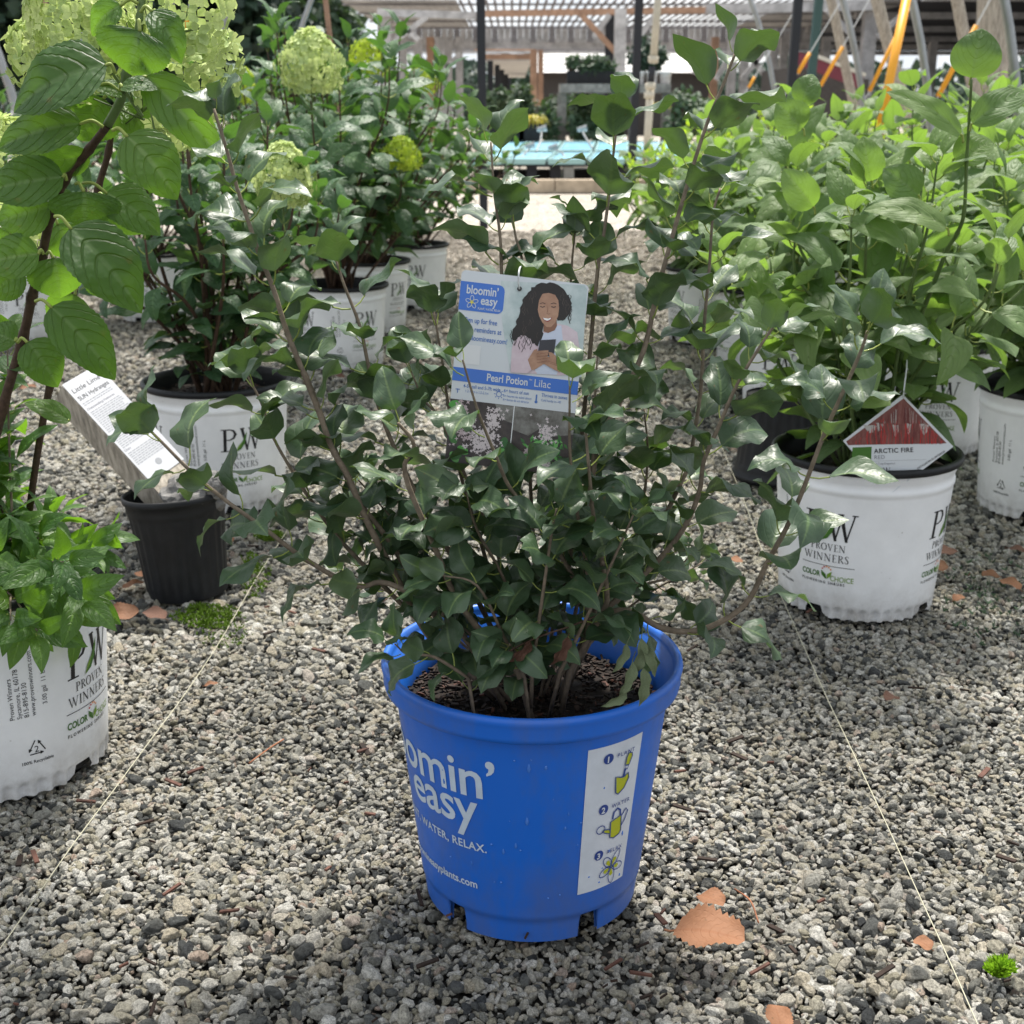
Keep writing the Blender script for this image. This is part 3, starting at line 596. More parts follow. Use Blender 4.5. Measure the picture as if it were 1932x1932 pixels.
# ------------------------------------------------------------------ the blue pot
def dirt_blue():
    m = mat('blue_pot_plastic', (.005, .12, .56), .40, .5, coat=0); t = m.node_tree; L = t.links; b = t.nodes['Principled BSDF']
    tc = node(t, 'ShaderNodeTexCoord'); n = node(t, 'ShaderNodeTexNoise', Scale=14.0, Detail=8.0, Roughness=.7); mp = node(t, 'ShaderNodeMapping'); mp.inputs['Scale'].default_value = (1, 1, .45)
    L.new(tc.outputs['Object'], mp.inputs[0]); L.new(mp.outputs[0], n.inputs['Vector'])
    sx = node(t, 'ShaderNodeSeparateXYZ'); L.new(tc.outputs['Object'], sx.inputs[0])
    mr = node(t, 'ShaderNodeMapRange'); mr.inputs['From Min'].default_value = .13; mr.inputs['From Max'].default_value = .0; mr.inputs['To Min'].default_value = -.02; mr.inputs['To Max'].default_value = .17; L.new(sx.outputs[2], mr.inputs[0])
    ad = node(t, 'ShaderNodeMath'); ad.operation = 'ADD'; L.new(n.outputs['Fac'], ad.inputs[0]); L.new(mr.outputs[0], ad.inputs[1])
    r = node(t, 'ShaderNodeValToRGB'); r.color_ramp.elements[0].position = .47; r.color_ramp.elements[0].color = (0, 0, 0, 1); r.color_ramp.elements[1].position = .70; r.color_ramp.elements[1].color = (.42, .42, .42, 1); L.new(ad.outputs[0], r.inputs[0])
    mx = node(t, 'ShaderNodeMixRGB'); mx.inputs[1].default_value = (.005, .12, .56, 1); mx.inputs[2].default_value = (.10, .11, .16, 1); L.new(r.outputs[0], mx.inputs[0]); L.new(mx.outputs[0], b.inputs['Base Color'])
    n2 = node(t, 'ShaderNodeTexNoise', Scale=60.0, Detail=5.0); L.new(tc.outputs['Object'], n2.inputs['Vector'])
    rr = node(t, 'ShaderNodeMapRange'); rr.inputs['To Min'].default_value = .3; rr.inputs['To Max'].default_value = .6; L.new(n2.outputs['Fac'], rr.inputs[0]); L.new(rr.outputs[0], b.inputs['Roughness'])
    return m
M_blue = dirt_blue(); M_bink = mat('pale_blue_white_ink', (.50, .58, .68), .5, var=.08, nscale=40); M_panel = mat('panel_white', (.56, .60, .66), .45, var=.06, nscale=50)
M_navy = mat('navy_ink', (.015, .05, .24), .45); M_lime = mat('lime_ink', (.40, .43, .02), .45)
BX, BY = .0185, 1.118
blue = thing('blue_pot', 'bright blue nursery pot standing on the gravel, holding the lilac', 'plant pot')
def brz(z): return .1035+.0245*min(1, z/.215)
def bnotch(a):
    d = abs(((a-R(-6)) % R(72))-R(36)); return .024 if d < R(5.2) else 0
def bzf(a, z): return max(z, bnotch(a)) if z < .0245 else z
prof = [(brz(z)-.0012, z) for z in (0, .006, .012, .018, .024)]+[(brz(.026), .0255)]+[(brz(z), z) for z in (.03, .05, .08, .11, .14, .17, .2, .214)]
mb = lathe(MB(), prof, 360, zf=bzf)
lathe(mb, [(.0985, 0), (.0985, .0245), (.0985, .03)], 360, zf=bzf)
mb.build('wall', M_blue, blue, smooth=True)
rim = [(.1278, .2142), (.1325, .2146), (.1375, .2175), (.1385, .222), (.1382, .229), (.1395, .2335), (.1402, .2365), (.1392, .2398), (.1365, .2412), (.1335, .2398), (.1318, .236), (.131, .232), (.1297, .2315), (.129, .226), (.1278, .2255), (.127, .219), (.1262, .2185), (.124, .18)]
lathe(MB(), rim, 160).build('rim', M_blue, blue, smooth=True)
lathe(MB(), [(.101, .0265), (.05, .0265), (0, .0265)], 60).build('base', M_blackp, blue)
soil(blue, .1242, .190, 2, 1500, .010)
bfn = lambda x, y, l: (lambda a, r: Vector((r*math.sin(a), -r*math.cos(a), y)))(x/.125, brz(y)+.0005+l*.0004)
pr = Print(bfn, blue)
pr.text("bloomin’", -.032, .153, .056, M_bink, bold=.012, align='RIGHT', cut=.005, spacing=.97)
pr.text('easy', -.053, .1215, .054, M_bink, bold=.012, align='RIGHT', cut=.005, spacing=.97)
pr.text('PLANT, WATER, RELAX.', -.045, .0955, .0118, M_bink, bold=.02, align='RIGHT', cut=.005, spacing=1.08)
pr.text('bloomineasyplants.com', -.058, .0535, .0118, M_bink, bold=.02, align='RIGHT', cut=.005)
PX0, PZ0 = R(21.6)*.125, .202
def pf(x, y, l): return bfn(PX0+x*.001, PZ0-y*.001, l)
ps = MB(); nx, nz_ = 14, 8
ps.add([pf(61*i/nx, 153*j/nz_, 0) for j in range(nz_+1) for i in range(nx+1)], [(j*(nx+1)+i, (j+1)*(nx+1)+i, (j+1)*(nx+1)+i+1, j*(nx+1)+i+1) for j in range(nz_) for i in range(nx)]); ps.build('instruction_panel', M_panel, blue, smooth=True)
pp = Print(pf, blue); AX = ((1, 0), (0, 1))
def pt(s, x, y, sz, m, **k): pp.text(s, x, y, sz, m, ax=AX, layer=2.5, **k)
for n_, word, v in (('1', 'PLANT', 13.5), ('2', 'WATER', 66), ('3', 'RELAX', 115)):
    pp.ell(21, v, 5.2, 5.2, M_navy, 'number_disc', 1.5); pt(n_, 18.3, v+3.3, 8.6, M_panel, bold=.03); pt(word, 30, v+1.2, 5.6, M_navy, bold=.01, spacing=1.35)
def outl(pts, fill, wd=1.0, closed=True, lay=1.5):
    if fill: pp.poly(pts, fill, 'drawing', lay)
    pp.ribbon(pts, wd, M_navy, 'drawing', lay+1, closed)
outl([(44, 14.5), (48, 15.5), (49, 19), (46, 27), (41, 26), (42, 18)], M_lime); outl([(41, 26.5), (45.5, 27.5), (44, 31), (41, 30)], None)
pp.ribbon([(42, 30), (40.5, 38)], 2.4, M_navy, 'drawing', 1.6); outl([(31, 35), (38, 37.5), (41, 38), (46.5, 35.5), (48, 41), (43, 50), (36, 54.5), (33, 52), (32, 44)], M_lime, 1.2)
outl([(31, 82), (44, 79), (46, 96), (44, 99), (37, 101), (32, 99)], M_lime, 1.2); outl([(32, 95), (25, 92), (22, 89), (24, 88), (31, 90)], M_lime)
pp.ribbon([(20+5*math.cos(a)*.95, 87+4.2*math.sin(a)) for a in [i*.45 for i in range(14)]], .9, M_navy, 'drawing', 2, True)
pp.ribbon([(33, 80), (34, 73), (38, 70), (42, 73), (43, 79)], 2.0, M_navy, 'drawing', 2); pp.ribbon([(45, 80), (50, 74), (53, 78), (50, 86), (46, 91)], 1.4, M_navy, 'drawing', 2)
for k in range(5):
    a = R(-60+72*k); cx, cy = 39+8.5*math.cos(a), 133+8.5*math.sin(a); rl = 10 if k in (0, 2) else 7.5
    c, q = math.cos(a), math.sin(a); pp.ribbon([(cx+rl*math.cos(t)*c-4.2*math.sin(t)*q, cy+rl*math.cos(t)*q+4.2*math.sin(t)*c) for t in [i*.42 for i in range(15)]], .9, M_navy, 'drawing', 2, True)
    pp.poly([(39, 133), (39+9*math.cos(a-.28), 133+9*math.sin(a-.28)), (39+10.5*math.cos(a), 133+10.5*math.sin(a)), (39+9*math.cos(a+.28), 133+9*math.sin(a+.28))], M_lime, 'drawing', 1.2+k*.1)
pr.flush(); pp.flush()
# water drops on the pot wall
wd = mat('water_drop', (.05, .17, .55), .05, .6); mb = MB()
for _ in range(34):
    x = random.uniform(-.10, .11); y = random.uniform(.04, .21); r_ = random.uniform(.0006, .0016); c = bfn(x, y, 0); l = r_*random.choice((1, 1, 2, 3.5))
    vs = [c+Vector((0, 0, 0)) for _ in range(0)]
    nrm = Vector((c.x, c.y, 0)).normalized(); tx = nrm.cross(Vector((0, 0, 1)))
    ring = [c+tx*r_*math.cos(a)+Vector((0, 0, l*math.sin(a)))*(1 if math.sin(a) > 0 else .7) for a in [i*1.047 for i in range(6)]]
    mb.add(ring+[c+nrm*r_*.8], [(i, (i+1) % 6, 6) for i in range(6)])
mb.build('water_drops', wd, blue, smooth=True, kind='stuff'); blue.location = (BX, BY, .002)

# ------------------------------------------------------------------ the lilac
def px_path(pts, y0, y1, sub=5, bow=0.0):
    n = len(pts); return crom([P(a, b, y0+(y1-y0)*(i/(n-1))**.8) for i, (a, b) in enumerate(pts)], sub)
lil = thing('lilac_shrub', 'dark green lilac shrub with wavy leaves growing in the blue pot', 'shrub', (BX, BY, .2))
c0, ct = (960, 1300), (1031, 1307)
def clear_card(m, i):     # twigs in front of the printed card carry few leaves there
    return all(clear_pt(m @ Vector(v), i) for v in ((0, .35, 0), (0, .75, 0), (0, 1.15, -.1), (.25, .6, 0), (-.25, .6, 0)))
def clear_pt(c, i):
    q = c-Vector((0, 0, H)); dz = q.y*math.cos(PITCH)-q.z*math.sin(PITCH)
    x = CX+F*q.x/dz; y = CX-F*(q.z*math.cos(PITCH)+q.y*math.sin(PITCH))/dz
    if c.y > 1.125: return True
    if i == 8: return not (925 < x < 1070 and 520 < y < 800)
    if i in (9, 10): return not (870 < x < 1040 and 500 < y < 850)
    return not (855 < x < 1108 and 505 < y < 850)
BR = [ # pixel path from the soil up, depth at base, depth at tip, thickness
 ([(1005,1298),(876,1152),(820,1032),(764,894),(781,840),(751,798)], 1.05, 1.0, 5.0),
 ([(930,1300),(860,1250),(803,1191),(747,1088),(691,981),(657,899),(628,850),(595,760),(542,628),(516,546),(489,479),(470,423),(447,354),(427,281),(403,205)], 1.08, 1.06, 5.4),
 ([(900,1290),(850,1210),(740,1030),(668,930),(618,810),(575,700),(545,640)], 1.09, 1.10, 4.6),
 ([(930,1290),(850,1170),(734,1101),(670,1105),(575,1054),(496,995),(423,942),(364,893),(311,840),(284,813)], 1.06, 1.02, 4.4),
 ([(950,1300),(800,1180),(700,1080),(639,1015),(588,946),(556,896),(516,826),(493,760),(463,701)], 1.08, 1.12, 3.8),
 ([(980,1300),(900,1130),(800,960),(735,824),(702,722),(680,620),(650,540),(630,480)], 1.12, 1.12, 4.2),
 ([(985,1300),(930,1100),(870,900),(845,760),(834,679),(818,586)], 1.13, 1.16, 3.4),
 ([(985,1290),(940,1050),(870,880),(829,788),(800,755),(775,700)], 1.12, 1.13, 3.0),
 ([(1040,1300),(1110,1180),(1061,1053),(1005,976),(960,917),(937,864),(914,808),(897,761),(873,679)], 1.08, 1.02, 3.6),
 ([(1060,1290),(1110,1180),(1105,1060),(1085,943),(1075,844),(1075,728)], 1.08, 1.02, 3.6),
 ([(1060,1290),(1134,1161),(1145,1120),(1135,1050),(1120,975),(1112,894),(1103,790)], 1.07, 1.0, 4.4),
 ([(1082,1251),(1125,1130),(1110,1000),(1118,900),(1128,834),(1168,761),(1214,662),(1237,563),(1262,470),(1285,389),(1308,312),(1335,230),(1362,166),(1388,98)], 1.1, 1.14, 5.0),
 ([(1082,1251),(1134,1161),(1233,1066),(1289,998),(1319,929),(1328,870),(1356,805),(1390,727),(1430,660),(1464,609)], 1.08, 1.08, 4.6),
 ([(1100,1220),(1150,1150),(1240,1000),(1285,910),(1301,869),(1322,737),(1328,620),(1338,508),(1345,406),(1359,355)], 1.12, 1.2, 4.2),
 ([(1082,1251),(1120,1175),(1181,1152),(1254,1187),(1327,1187),(1406,1140),(1447,1062),(1484,995),(1515,924),(1555,819),(1593,734),(1623,666),(1637,625)], 1.08, .98, 5.0),
 ([(1010,1290),(1000,1100),(965,900),(950,700),(946,506),(943,440),(933,367),(926,268)], 1.14, 1.2, 3.8),
 ([(1015,1290),(1010,1100),(1000,900),(990,700),(986,506),(973,447),(966,400)], 1.15, 1.19, 3.4),
 ([(1040,1290),(1070,1100),(1090,900),(1110,700),(1128,506),(1138,450),(1148,374),(1158,284),(1168,205)], 1.14, 1.2, 4.0),
 ([(1030,1290),(1050,1100),(1060,850),(1070,650),(1079,499),(1085,440)], 1.15, 1.2, 3.2),
 ([(1060,1270),(1100,1080),(1118,900),(1122,760),(1128,659)], 1.12, 1.1, 3.2),
 ([(1090,1240),(1170,1100),(1210,960),(1222,860),(1215,770)], 1.13, 1.18, 3.4),
 ([(980,1300),(960,1120),(900,1000),(880,930)], 1.1, 1.04, 3.0),
 ([(900,1290),(820,1240),(770,1235),(745,1215)], 1.02, .98, 2.6),
 ([(1000,1300),(950,1200),(900,1105),(830,1085)], 1.04, 1.0, 2.8),
 ([(1100,1230),(1180,1120),(1260,1090),(1300,1050)], 1.13, 1.16, 3.0),
 ([(1050,1280),(1090,1200),(1160,1050),(1200,960)], 1.03, .99, 3.0),
 ([(1000,1290),(1020,1150),(1040,1010),(1050,960)], 1.03, .99, 3.0)]
LM = []; twm = [M_twig, M_twigg]
for i, (pts, y0, y1, th) in enumerate(BR):
    random.seed(100+i); path = px_path(pts, y0, y1); n = len(path); th *= .001
    if i not in (0, 8, 9, 10, 22, 23): path[0] = path[0].lerp(Vector((BX, BY, .2)), .3)
    path[0].z = min(path[0].z, .205)
    MB().tube(path, [th*(.62-.38*(k/(n-1))**1.2) for k in range(n)], 7).build('branch', M_twig, lil, smooth=True)
    long_ = len(pts) > 7
    _L = leaves_on(path, .029 if i < 22 else .026, .052 if i < 22 else .042, ang=.95, start=.33 if i not in (1, 14, 11) else .16, jit=.3, tipsize=.78, lowsize=.6, droop=.12, upbias=.25); LM += [m for m in _L if clear_card(m, i)]
random.seed(55)
for k in range(15):         # short inner side shoots that fill the middle of the shrub
    a = random.uniform(0, 6.28); q = random.uniform(.03, .16); top = Vector((BX+.01+q*math.cos(a)*1.2, BY+q*math.sin(a)*.8, random.uniform(.29, .42)))
    b = Vector((BX+.02*math.cos(a), BY+.02*math.sin(a), .205)); path = crom([b, b.lerp(top, .5)+Vector((0, 0, .015)), top], 6)
    MB().tube(path, [.0016-.0009*i/(len(path)-1) for i in range(len(path))], 5).build('twig', M_twig, lil, smooth=True)
    LM += [m for m in leaves_on(path, .025, .04, start=.28, droop=.1, upbias=.3, lowsize=.7) if clear_card(m, 99)]
def inblock(p):   # the printed card hangs in front of these
    return False
put_leaves(lil, LM, 'lilac', 300)
# wilted leaves hanging over the rim, two brown dead leaves near the stems
for (a, b, Y), (c, d), s in [((1215,1185,1.0), (1190,1290), .034), ((1205,1200,1.0), (1235,1275), .03), ((1200,1230,.99), (1170,1310), .032), ((1215,1240,.99), (1205,1340), .034), ((1190,1200,1.0), (1160,1260), .028), ((1195,1300,.985), (1140,1330), .026)]:
    p = P(a, b, Y); q = P(c, d, Y-.012); o = bpy.data.objects.new('wilted_leaf', leaf_mesh('wilted_leaf', M_wilt, W=.5, p=.5, q=.8, nu=8, nv=2, fold=.95, droop=.3, wave=.08, pet=.25, seed=int(a), matp=M_wilt)); C.objects.link(o)
    o.parent = lil; o.matrix_basis = Matrix.Translation(-wloc(lil)) @ lmat(p, q-p, Vector((.3, -1, .2)), s)
    o['label'] = 'grey green wilted leaf hanging down over the mulch'
for (a, b, Y), (c, d), s in [((1005,1205,1.0), (955,1260), .028), ((1075,1195,1.0), (1040,1262), .031)]:
    p = P(a, b, Y); q = P(c, d, Y-.01); o = bpy.data.objects.new('dead_leaf', leaf_mesh('dead_leaf', M_deadb, W=.62, p=.5, q=.8, nu=12, nv=4, fold=1.1, droop=.7, wave=.16, pet=.1, seed=int(a), matp=M_deadb)); C.objects.link(o)
    o.parent = lil; o.matrix_basis = Matrix.Translation(-wloc(lil)) @ lmat(p, q-p, Vector((.2, -1, .2)), s); o['label'] = 'curled brown dead leaf'
MB().tube(crom([P(925,1250,1.0), P(1000,1208,1.0), P(1080,1180,1.0), P(1130,1160,1.04)]), [.0009]*19, 5).build('twig', M_twigd, lil, smooth=True)

# ------------------------------------------------------------------ the hanging card on the lilac
K = lambda x, y: ((1300+x/3.117)*.6389, (780+y/3.117)*.6389)
def plane_map(TLc, TRc, BLc, K, Ytl, Ytr, Ybl):
    a, b, c = P(*K(*TLc), Ytl), P(*K(*TRc), Ytr), P(*K(*BLc), Ybl)
    e1 = b-a; e2 = c-a; n = e2.cross(e1).normalized(); 
    if n.y > 0: n = -n
    M = np.array([[TRc[0]-TLc[0], BLc[0]-TLc[0]], [TRc[1]-TLc[1], BLc[1]-TLc[1]]], float); Mi = np.linalg.inv(M)
    def f(x, y, l):
        u, v = Mi @ np.array([x-TLc[0], y-TLc[1]]); return a+e1*float(u)+e2*float(v)+n*(.00045+l*.00022)
    return f, n
cf, cn = plane_map((200, 50), (1370, 190), (45, 1795), K, 1.112, 1.108, 1.092)
def card_basis(TL, TR, BL):
    e = Vector((TR[0]-TL[0], TR[1]-TL[1])).normalized(); d = Vector((BL[0]-TL[0], BL[1]-TL[1])).normalized(); return (tuple(e), tuple(d))
AXc = card_basis((200, 50), (1370, 190), (45, 1795)); er, ed = AXc
def cw(u, v): return (200+er[0]*u+ed[0]*v, 50+er[1]*u+ed[1]*v)   # u: 0..1178 across, v: 0..1752 down
card = thing('hanging_card', 'pale printed plant card with a blue band and a smiling woman, tied to the lilac', 'plant card', tuple(cf(700, 60, 0)))
M_card = mat('card_white', (.60, .63, .66), .35, .5); M_cblue = mat('card_blue', (.045, .16, .56), .35, .5); M_ctext = mat('card_blue_text', (.07, .17, .46), .4)
def rr_(u0, v0, u1, v1, r, corners=(1, 1, 1, 1), n=5):
    o = []
    for (cx, cy, a0, on) in ((u1-r, v0+r, -90, corners[1]), (u1-r, v1-r, 0, corners[2]), (u0+r, v1-r, 90, corners[3]), (u0+r, v0+r, 180, corners[0])):
        if on: o += [(cx+r*math.cos(R(a0+90*i/n)), cy+r*math.sin(R(a0+90*i/n))) for i in range(n+1)]
        else: o.append({-90: (u1, v0), 0: (u1, v1), 90: (u0, v1), 180: (u0, v0)}[a0])
    return o
ol = [cw(u, v) for u, v in rr_(0, 0, 1178, 1770, 45, (1, 1, 0, 0))]; n = len(ol)
mb = MB(); mb.add([cf(x, y, -2.05) for x, y in ol]+[cf(x, y, -.6) for x, y in ol], [tuple(range(n)), tuple(range(2*n-1, n-1, -1))]+[(i, i+n, (i+1) % n+n, (i+1) % n) for i in range(n)])
mb.build('card', M_card, card)
cp = Print(cf, card)
def flat(nm, c, r=.4): return mat('print_'+nm, c, r, .45)
T_ = lambda s, u, v, sz, m, **k: cp.text(s, *cw(u, v), sz, m, ax=AXc, **k)
def pol(pts, m, l, nm='picture'): cp.poly([cw(*p) for p in pts], m, nm, l)
m_bgp = mat('print_teal_blur', (.42, .52, .52), .4, .45, col2=(.60, .66, .66), var=.1, nscale=45)
def rawpoly(pts, m, l, nm='portrait_print'): cp.poly(pts, m, nm, l)
rawpoly([(560,150),(1330,195),(1352,230),(1315,1030),(655,985),(600,700),(560,420)], m_bgp, .3, 'portrait_print')
hair = flat('dark_hair', (.018, .014, .013)); skin = mat('print_skin', (.36, .19, .12), .4, .45, col2=(.46, .27, .18), var=.1, nscale=90); pink = mat('print_pink', (.56, .44, .49), .4, .45, col2=(.66, .56, .60), nscale=60); shirt = flat('pale_shirt', (.55, .60, .72)); darkr = flat('dark_red', (.28, .05, .05)); teeth = flat('teeth', (.8, .78, .76)); brow = flat('brow', (.06, .035, .03)); phone = flat('phone', (.045, .045, .055)); cheek = flat('shade_skin', (.24, .115, .07))
rr = random.Random(3)
def wob(pts, a=8, sub=3, seed=1):
    r0 = random.Random(seed); o = []
    for i in range(len(pts)):
        p, q = pts[i], pts[(i+1) % len(pts)]
        for k in range(sub): t = k/sub; o.append((p[0]+(q[0]-p[0])*t+r0.uniform(-a, a), p[1]+(q[1]-p[1])*t+r0.uniform(-a, a)))
    return o
rawpoly([(655,985),(665,760),(700,640),(800,590),(900,640),(1080,540),(1180,560),(1270,620),(1295,780),(1290,1000),(1120,1015)], pink, 1.0)
rawpoly(wob([(905,640),(1000,620),(1075,555),(1120,560),(1140,700),(1120,900),(1085,1010),(905,1000),(880,960),(915,800)], 2, 2), shirt, 1.5)
rawpoly(wob([(830,230),(900,180),(1000,165),(1110,200),(1170,270),(1210,350),(1205,430),(1150,500),(1085,520),(1000,400),(950,480),(955,560),(950,660),(910,740),(860,720),(800,650),(740,640),(700,700),(660,690),(680,600),(705,520),(740,430),(765,330)], 9, 4, 2), hair, 2.0)
for k in range(26):   # loose curls along the hair's edge
    x = 655+k*11 if k < 18 else 1190+rr.uniform(-20, 25); y = (600+rr.uniform(-40, 120)) if k < 18 else 300+rr.uniform(-30, 180)
    cp.ribbon([(x+8*math.sin(t*1.5+k), y+t*16) for t in range(6)], 5, hair, 'portrait_print', 2.1)
hl = flat('hair_light', (.07, .05, .042)); hr = random.Random(12)
for k in range(30):
    x = hr.uniform(760, 900) if k < 20 else hr.uniform(1100, 1190); y = hr.uniform(240, 640) if k < 20 else hr.uniform(240, 420); cp.ribbon([(x+7*math.sin(t*1.3+k), y+t*13) for t in range(5)], 3, hl, 'portrait_print', 2.3)
rawpoly([(985,540),(1075,500),(1080,560),(1060,600),(1000,625),(955,610),(960,540)], cheek, 2.5)
rawpoly([(905,300),(935,270),(1000,262),(1060,280),(1090,330),(1098,400),(1090,470),(1065,530),(1025,572),(985,570),(945,530),(915,470),(898,400)], skin, 3.0)
rawpoly([(880,300),(900,245),(960,225),(1000,235),(940,275),(912,330),(900,420),(905,500),(885,420)], hair, 3.5)
for ex, ey in ((945, 383), (1047, 385)):
    cp.ribbon([(ex-26, ey-24), (ex, ey-32), (ex+26, ey-24)], 7, brow, 'portrait_print', 3.6); cp.ribbon([(ex-22, ey), (ex, ey+8), (ex+22, ey+1)], 9, brow, 'portrait_print', 3.6)
cp.ribbon([(995, 385), (992, 430), (985, 448), (1005, 455), (1015, 448)], 5, cheek, 'portrait_print', 3.6)
rawpoly([(942,484),(965,488),(1000,490),(1035,482),(1022,510),(995,525),(965,515)], darkr, 3.6); rawpoly([(950,487),(1000,493),(1028,486),(1015,505),(990,514),(965,507)], teeth, 4.25)
rawpoly([(925,690),(1073,682),(1060,800),(1045,850),(908,800)], phone, 4.6)
rawpoly([(815,870),(870,780),(900,770),(905,810),(990,840),(1040,850),(1045,870),(960,910),(880,960),(835,965)], skin, 4.2)
for k in range(4): cp.ribbon([(895+k*4, 800+k*28), (950, 796+k*26), (1005-k*3, 793+k*24)], 22, skin, 'portrait_print', 5.0); cp.ribbon([(900, 813+k*28), (1000-k*3, 806+k*25)], 4, cheek, 'portrait_print', 5.3)
rawpoly([(960,905),(1020,860),(1005,800),(1030,800),(1060,820),(1110,870),(1140,960),(1110,985),(1060,960)], skin, 5.4)
for k in range(3): cp.ribbon([(1000+k*22, 880+k*22), (1075+k*16, 905+k*18)], 4, cheek, 'portrait_print', 5.6)
rawpoly([(655,985),(660,900),(770,870),(815,870),(850,965),(810,995)], pink, 5.5)
pol(rr_(0, 100, 412, 360, 55, (0, 1, 1, 0)), M_cblue, .6, 'logo_panel')
T_("bloomin’", 58, 205, 112, M_card, bold=.018, layer=1.2, sx=.76); T_('easy', 198, 292, 112, M_card, bold=.018, layer=1.2, sx=.80); T_('PLANT, WATER, RELAX.', 178, 340, 28, M_card, bold=.01, layer=1.2, sx=.72)
for k in range(5):
    a = R(-90+72*k); cx, cy = 118+34*math.cos(a), 280+34*math.sin(a); c, q = math.cos(a), math.sin(a)
    cp.ribbon([cw(cx+26*math.cos(t)*c-16*math.sin(t)*q, cy+26*math.cos(t)*q+16*math.sin(t)*c) for t in [i*.52 for i in range(12)]], 5, M_card, 'flower_mark', 1.2, True)
cx, cy = 118, 280; cp.poly([cw(cx+(30 if k % 2 else 12)*math.cos(R(36*k-90)), cy+(30 if k % 2 else 12)*math.sin(R(36*k-90))) for k in range(10)], flat('yellow', (.6, .55, .1)), 'flower_mark', 1.6)
for i, s_ in enumerate(('Sign up for free', 'care reminders at', 'mybloomineasy.com!')): T_(s_, 66, 465+i*80, 66, M_ctext, bold=.012, layer=.8, sx=.74)
pol([(64, 668), (240, 668), (240, 845), (64, 845)], flat('tile', (.68, .69, .70)), .5, 'white_tile')
pol([(0, 885), (1178, 885), (1178, 1010), (0, 1010)], M_cblue, .7, 'name_band')
T_('Pearl Potion', 318, 978, 98, M_card, bold=.018, layer=1.3, sx=.80); T_('™', 712, 940, 36, M_card, layer=1.3); T_('Lilac', 762, 978, 98, M_card, layer=1.3, sx=.92)
T_('4-5ft tall and 5-7ft wide', 110, 1063, 46, M_ctext, bold=.008, layer=.8, sx=.80); T_('1.2-1.5m x 1.5-2.1m', 130, 1105, 34, M_ctext, layer=.8, sx=.8); T_('6+ hours of sun', 490, 1063, 46, M_ctext, bold=.008, layer=.8, sx=.80); T_('6+ heures de soleil direct', 490, 1105, 32, M_ctext, layer=.8, sx=.8); T_('6+ horas de sol directo', 490, 1140, 32, M_ctext, layer=.8, sx=.8)
T_('Thrives in zones', 845, 1063, 46, M_ctext, bold=.008, layer=.8, sx=.80); T_('Cold hardy to -40', 845, 1105, 32, M_ctext, layer=.8, sx=.8)
cp.ribbon([cw(448+24*math.cos(R(30*k)), 1088+24*math.sin(R(30*k))) for k in range(12)], 6, M_ctext, 'sun_mark', .8, True)
for k in range(8): cp.ribbon([cw(448+32*math.cos(R(45*k)), 1088+32*math.sin(R(45*k))), cw(448+46*math.cos(R(45*k)), 1088+46*math.sin(R(45*k)))], 6, M_ctext, 'sun_mark', .8)
cp.ribbon([cw(800, 1050), cw(800, 1110)], 14, M_ctext, 'thermometer_mark', .8); cp.ellipse if False else cp.ell(*cw(800, 1118), 14, 14, M_ctext, 'thermometer_mark', .9)
cp.ribbon([cw(60, 1080), cw(60, 1120)], 7, M_ctext, 'height_mark', .8); cp.ribbon([cw(40, 1086), cw(80, 1086)], 7, M_ctext, 'height_mark', .9)
darkgr = mat('print_dark_soil', (.035, .028, .03), .4, .45, col2=(.075, .06, .055), nscale=120); rockp = mat('print_rock', (.09, .08, .07), .4, .45, col2=(.26, .26, .24), nscale=90)
pol([(0, 1180), (598, 1180), (598, 1770), (0, 1770)], darkgr, .4, 'flower_photo'); pol([(606, 1180), (1178, 1180), (1178, 1770), (606, 1770)], darkgr, .4, 'shrub_photo')
pol([(606, 1182), (1178, 1182), (1178, 1380), (1000, 1420), (860, 1360), (760, 1440), (606, 1400)], rockp, .8, 'shrub_photo'); pol([(420, 1182), (596, 1182), (596, 1340), (500, 1320)], rockp, .8, 'flower_photo')
lils = [flat('lilac_flower%d' % i, c) for i, c in enumerate([(.62, .55, .56), (.50, .40, .42), (.42, .31, .28)])]; grs = [flat('leafgreen%d' % i, c) for i, c in enumerate([(.05, .17, .04), (.10, .34, .07), (.04, .14, .04), (.16, .42, .12)])]
for k in range(9):
    u, v = rr.choice([(60, 1240), (150, 1300), (90, 1400), (80, 1700), (140, 1640), (520, 1520), (540, 1640), (40, 1560), (480, 1720), (330, 1240)]); u += rr.uniform(-20, 20); v += rr.uniform(-20, 20)
    a = rr.uniform(0, 3); cp.poly([cw(u+60*math.cos(t)*math.cos(a)-38*math.sin(t)*math.sin(a), v+60*math.cos(t)*math.sin(a)+38*math.sin(t)*math.cos(a)) for t in [i*.6 for i in range(10)]], grs[k % 4], 'flower_photo', 1.0+.05*k)
def blossoms(n, cen, sp, m, lay, nm):
    for k in range(n):
        u, v = rr.gauss(cen[0], sp[0]), rr.gauss(cen[1], sp[1]); s_ = rr.uniform(14, 24); a = rr.uniform(0, 1.5)
        if v > 1755 or v < 1190 or u < 8 or (nm == 'flower_photo' and u > 585) or u > 1165: continue
        cp.poly([cw(u+(s_ if i % 2 else s_*.35)*math.cos(a+i*.785), v+(s_ if i % 2 else s_*.35)*math.sin(a+i*.785)) for i in range(8)], m, nm, lay+.0015*k)
blossoms(190, (330, 1530), (75, 75), lils[0], 1.6, 'flower_photo'); blossoms(90, (430, 1330), (35, 80), lils[0], 1.6, 'flower_photo'); blossoms(60, (160, 1480), (50, 45), lils[1], 1.6, 'flower_photo'); blossoms(60, (110, 1280), (50, 50), lils[1], 1.6, 'flower_photo')
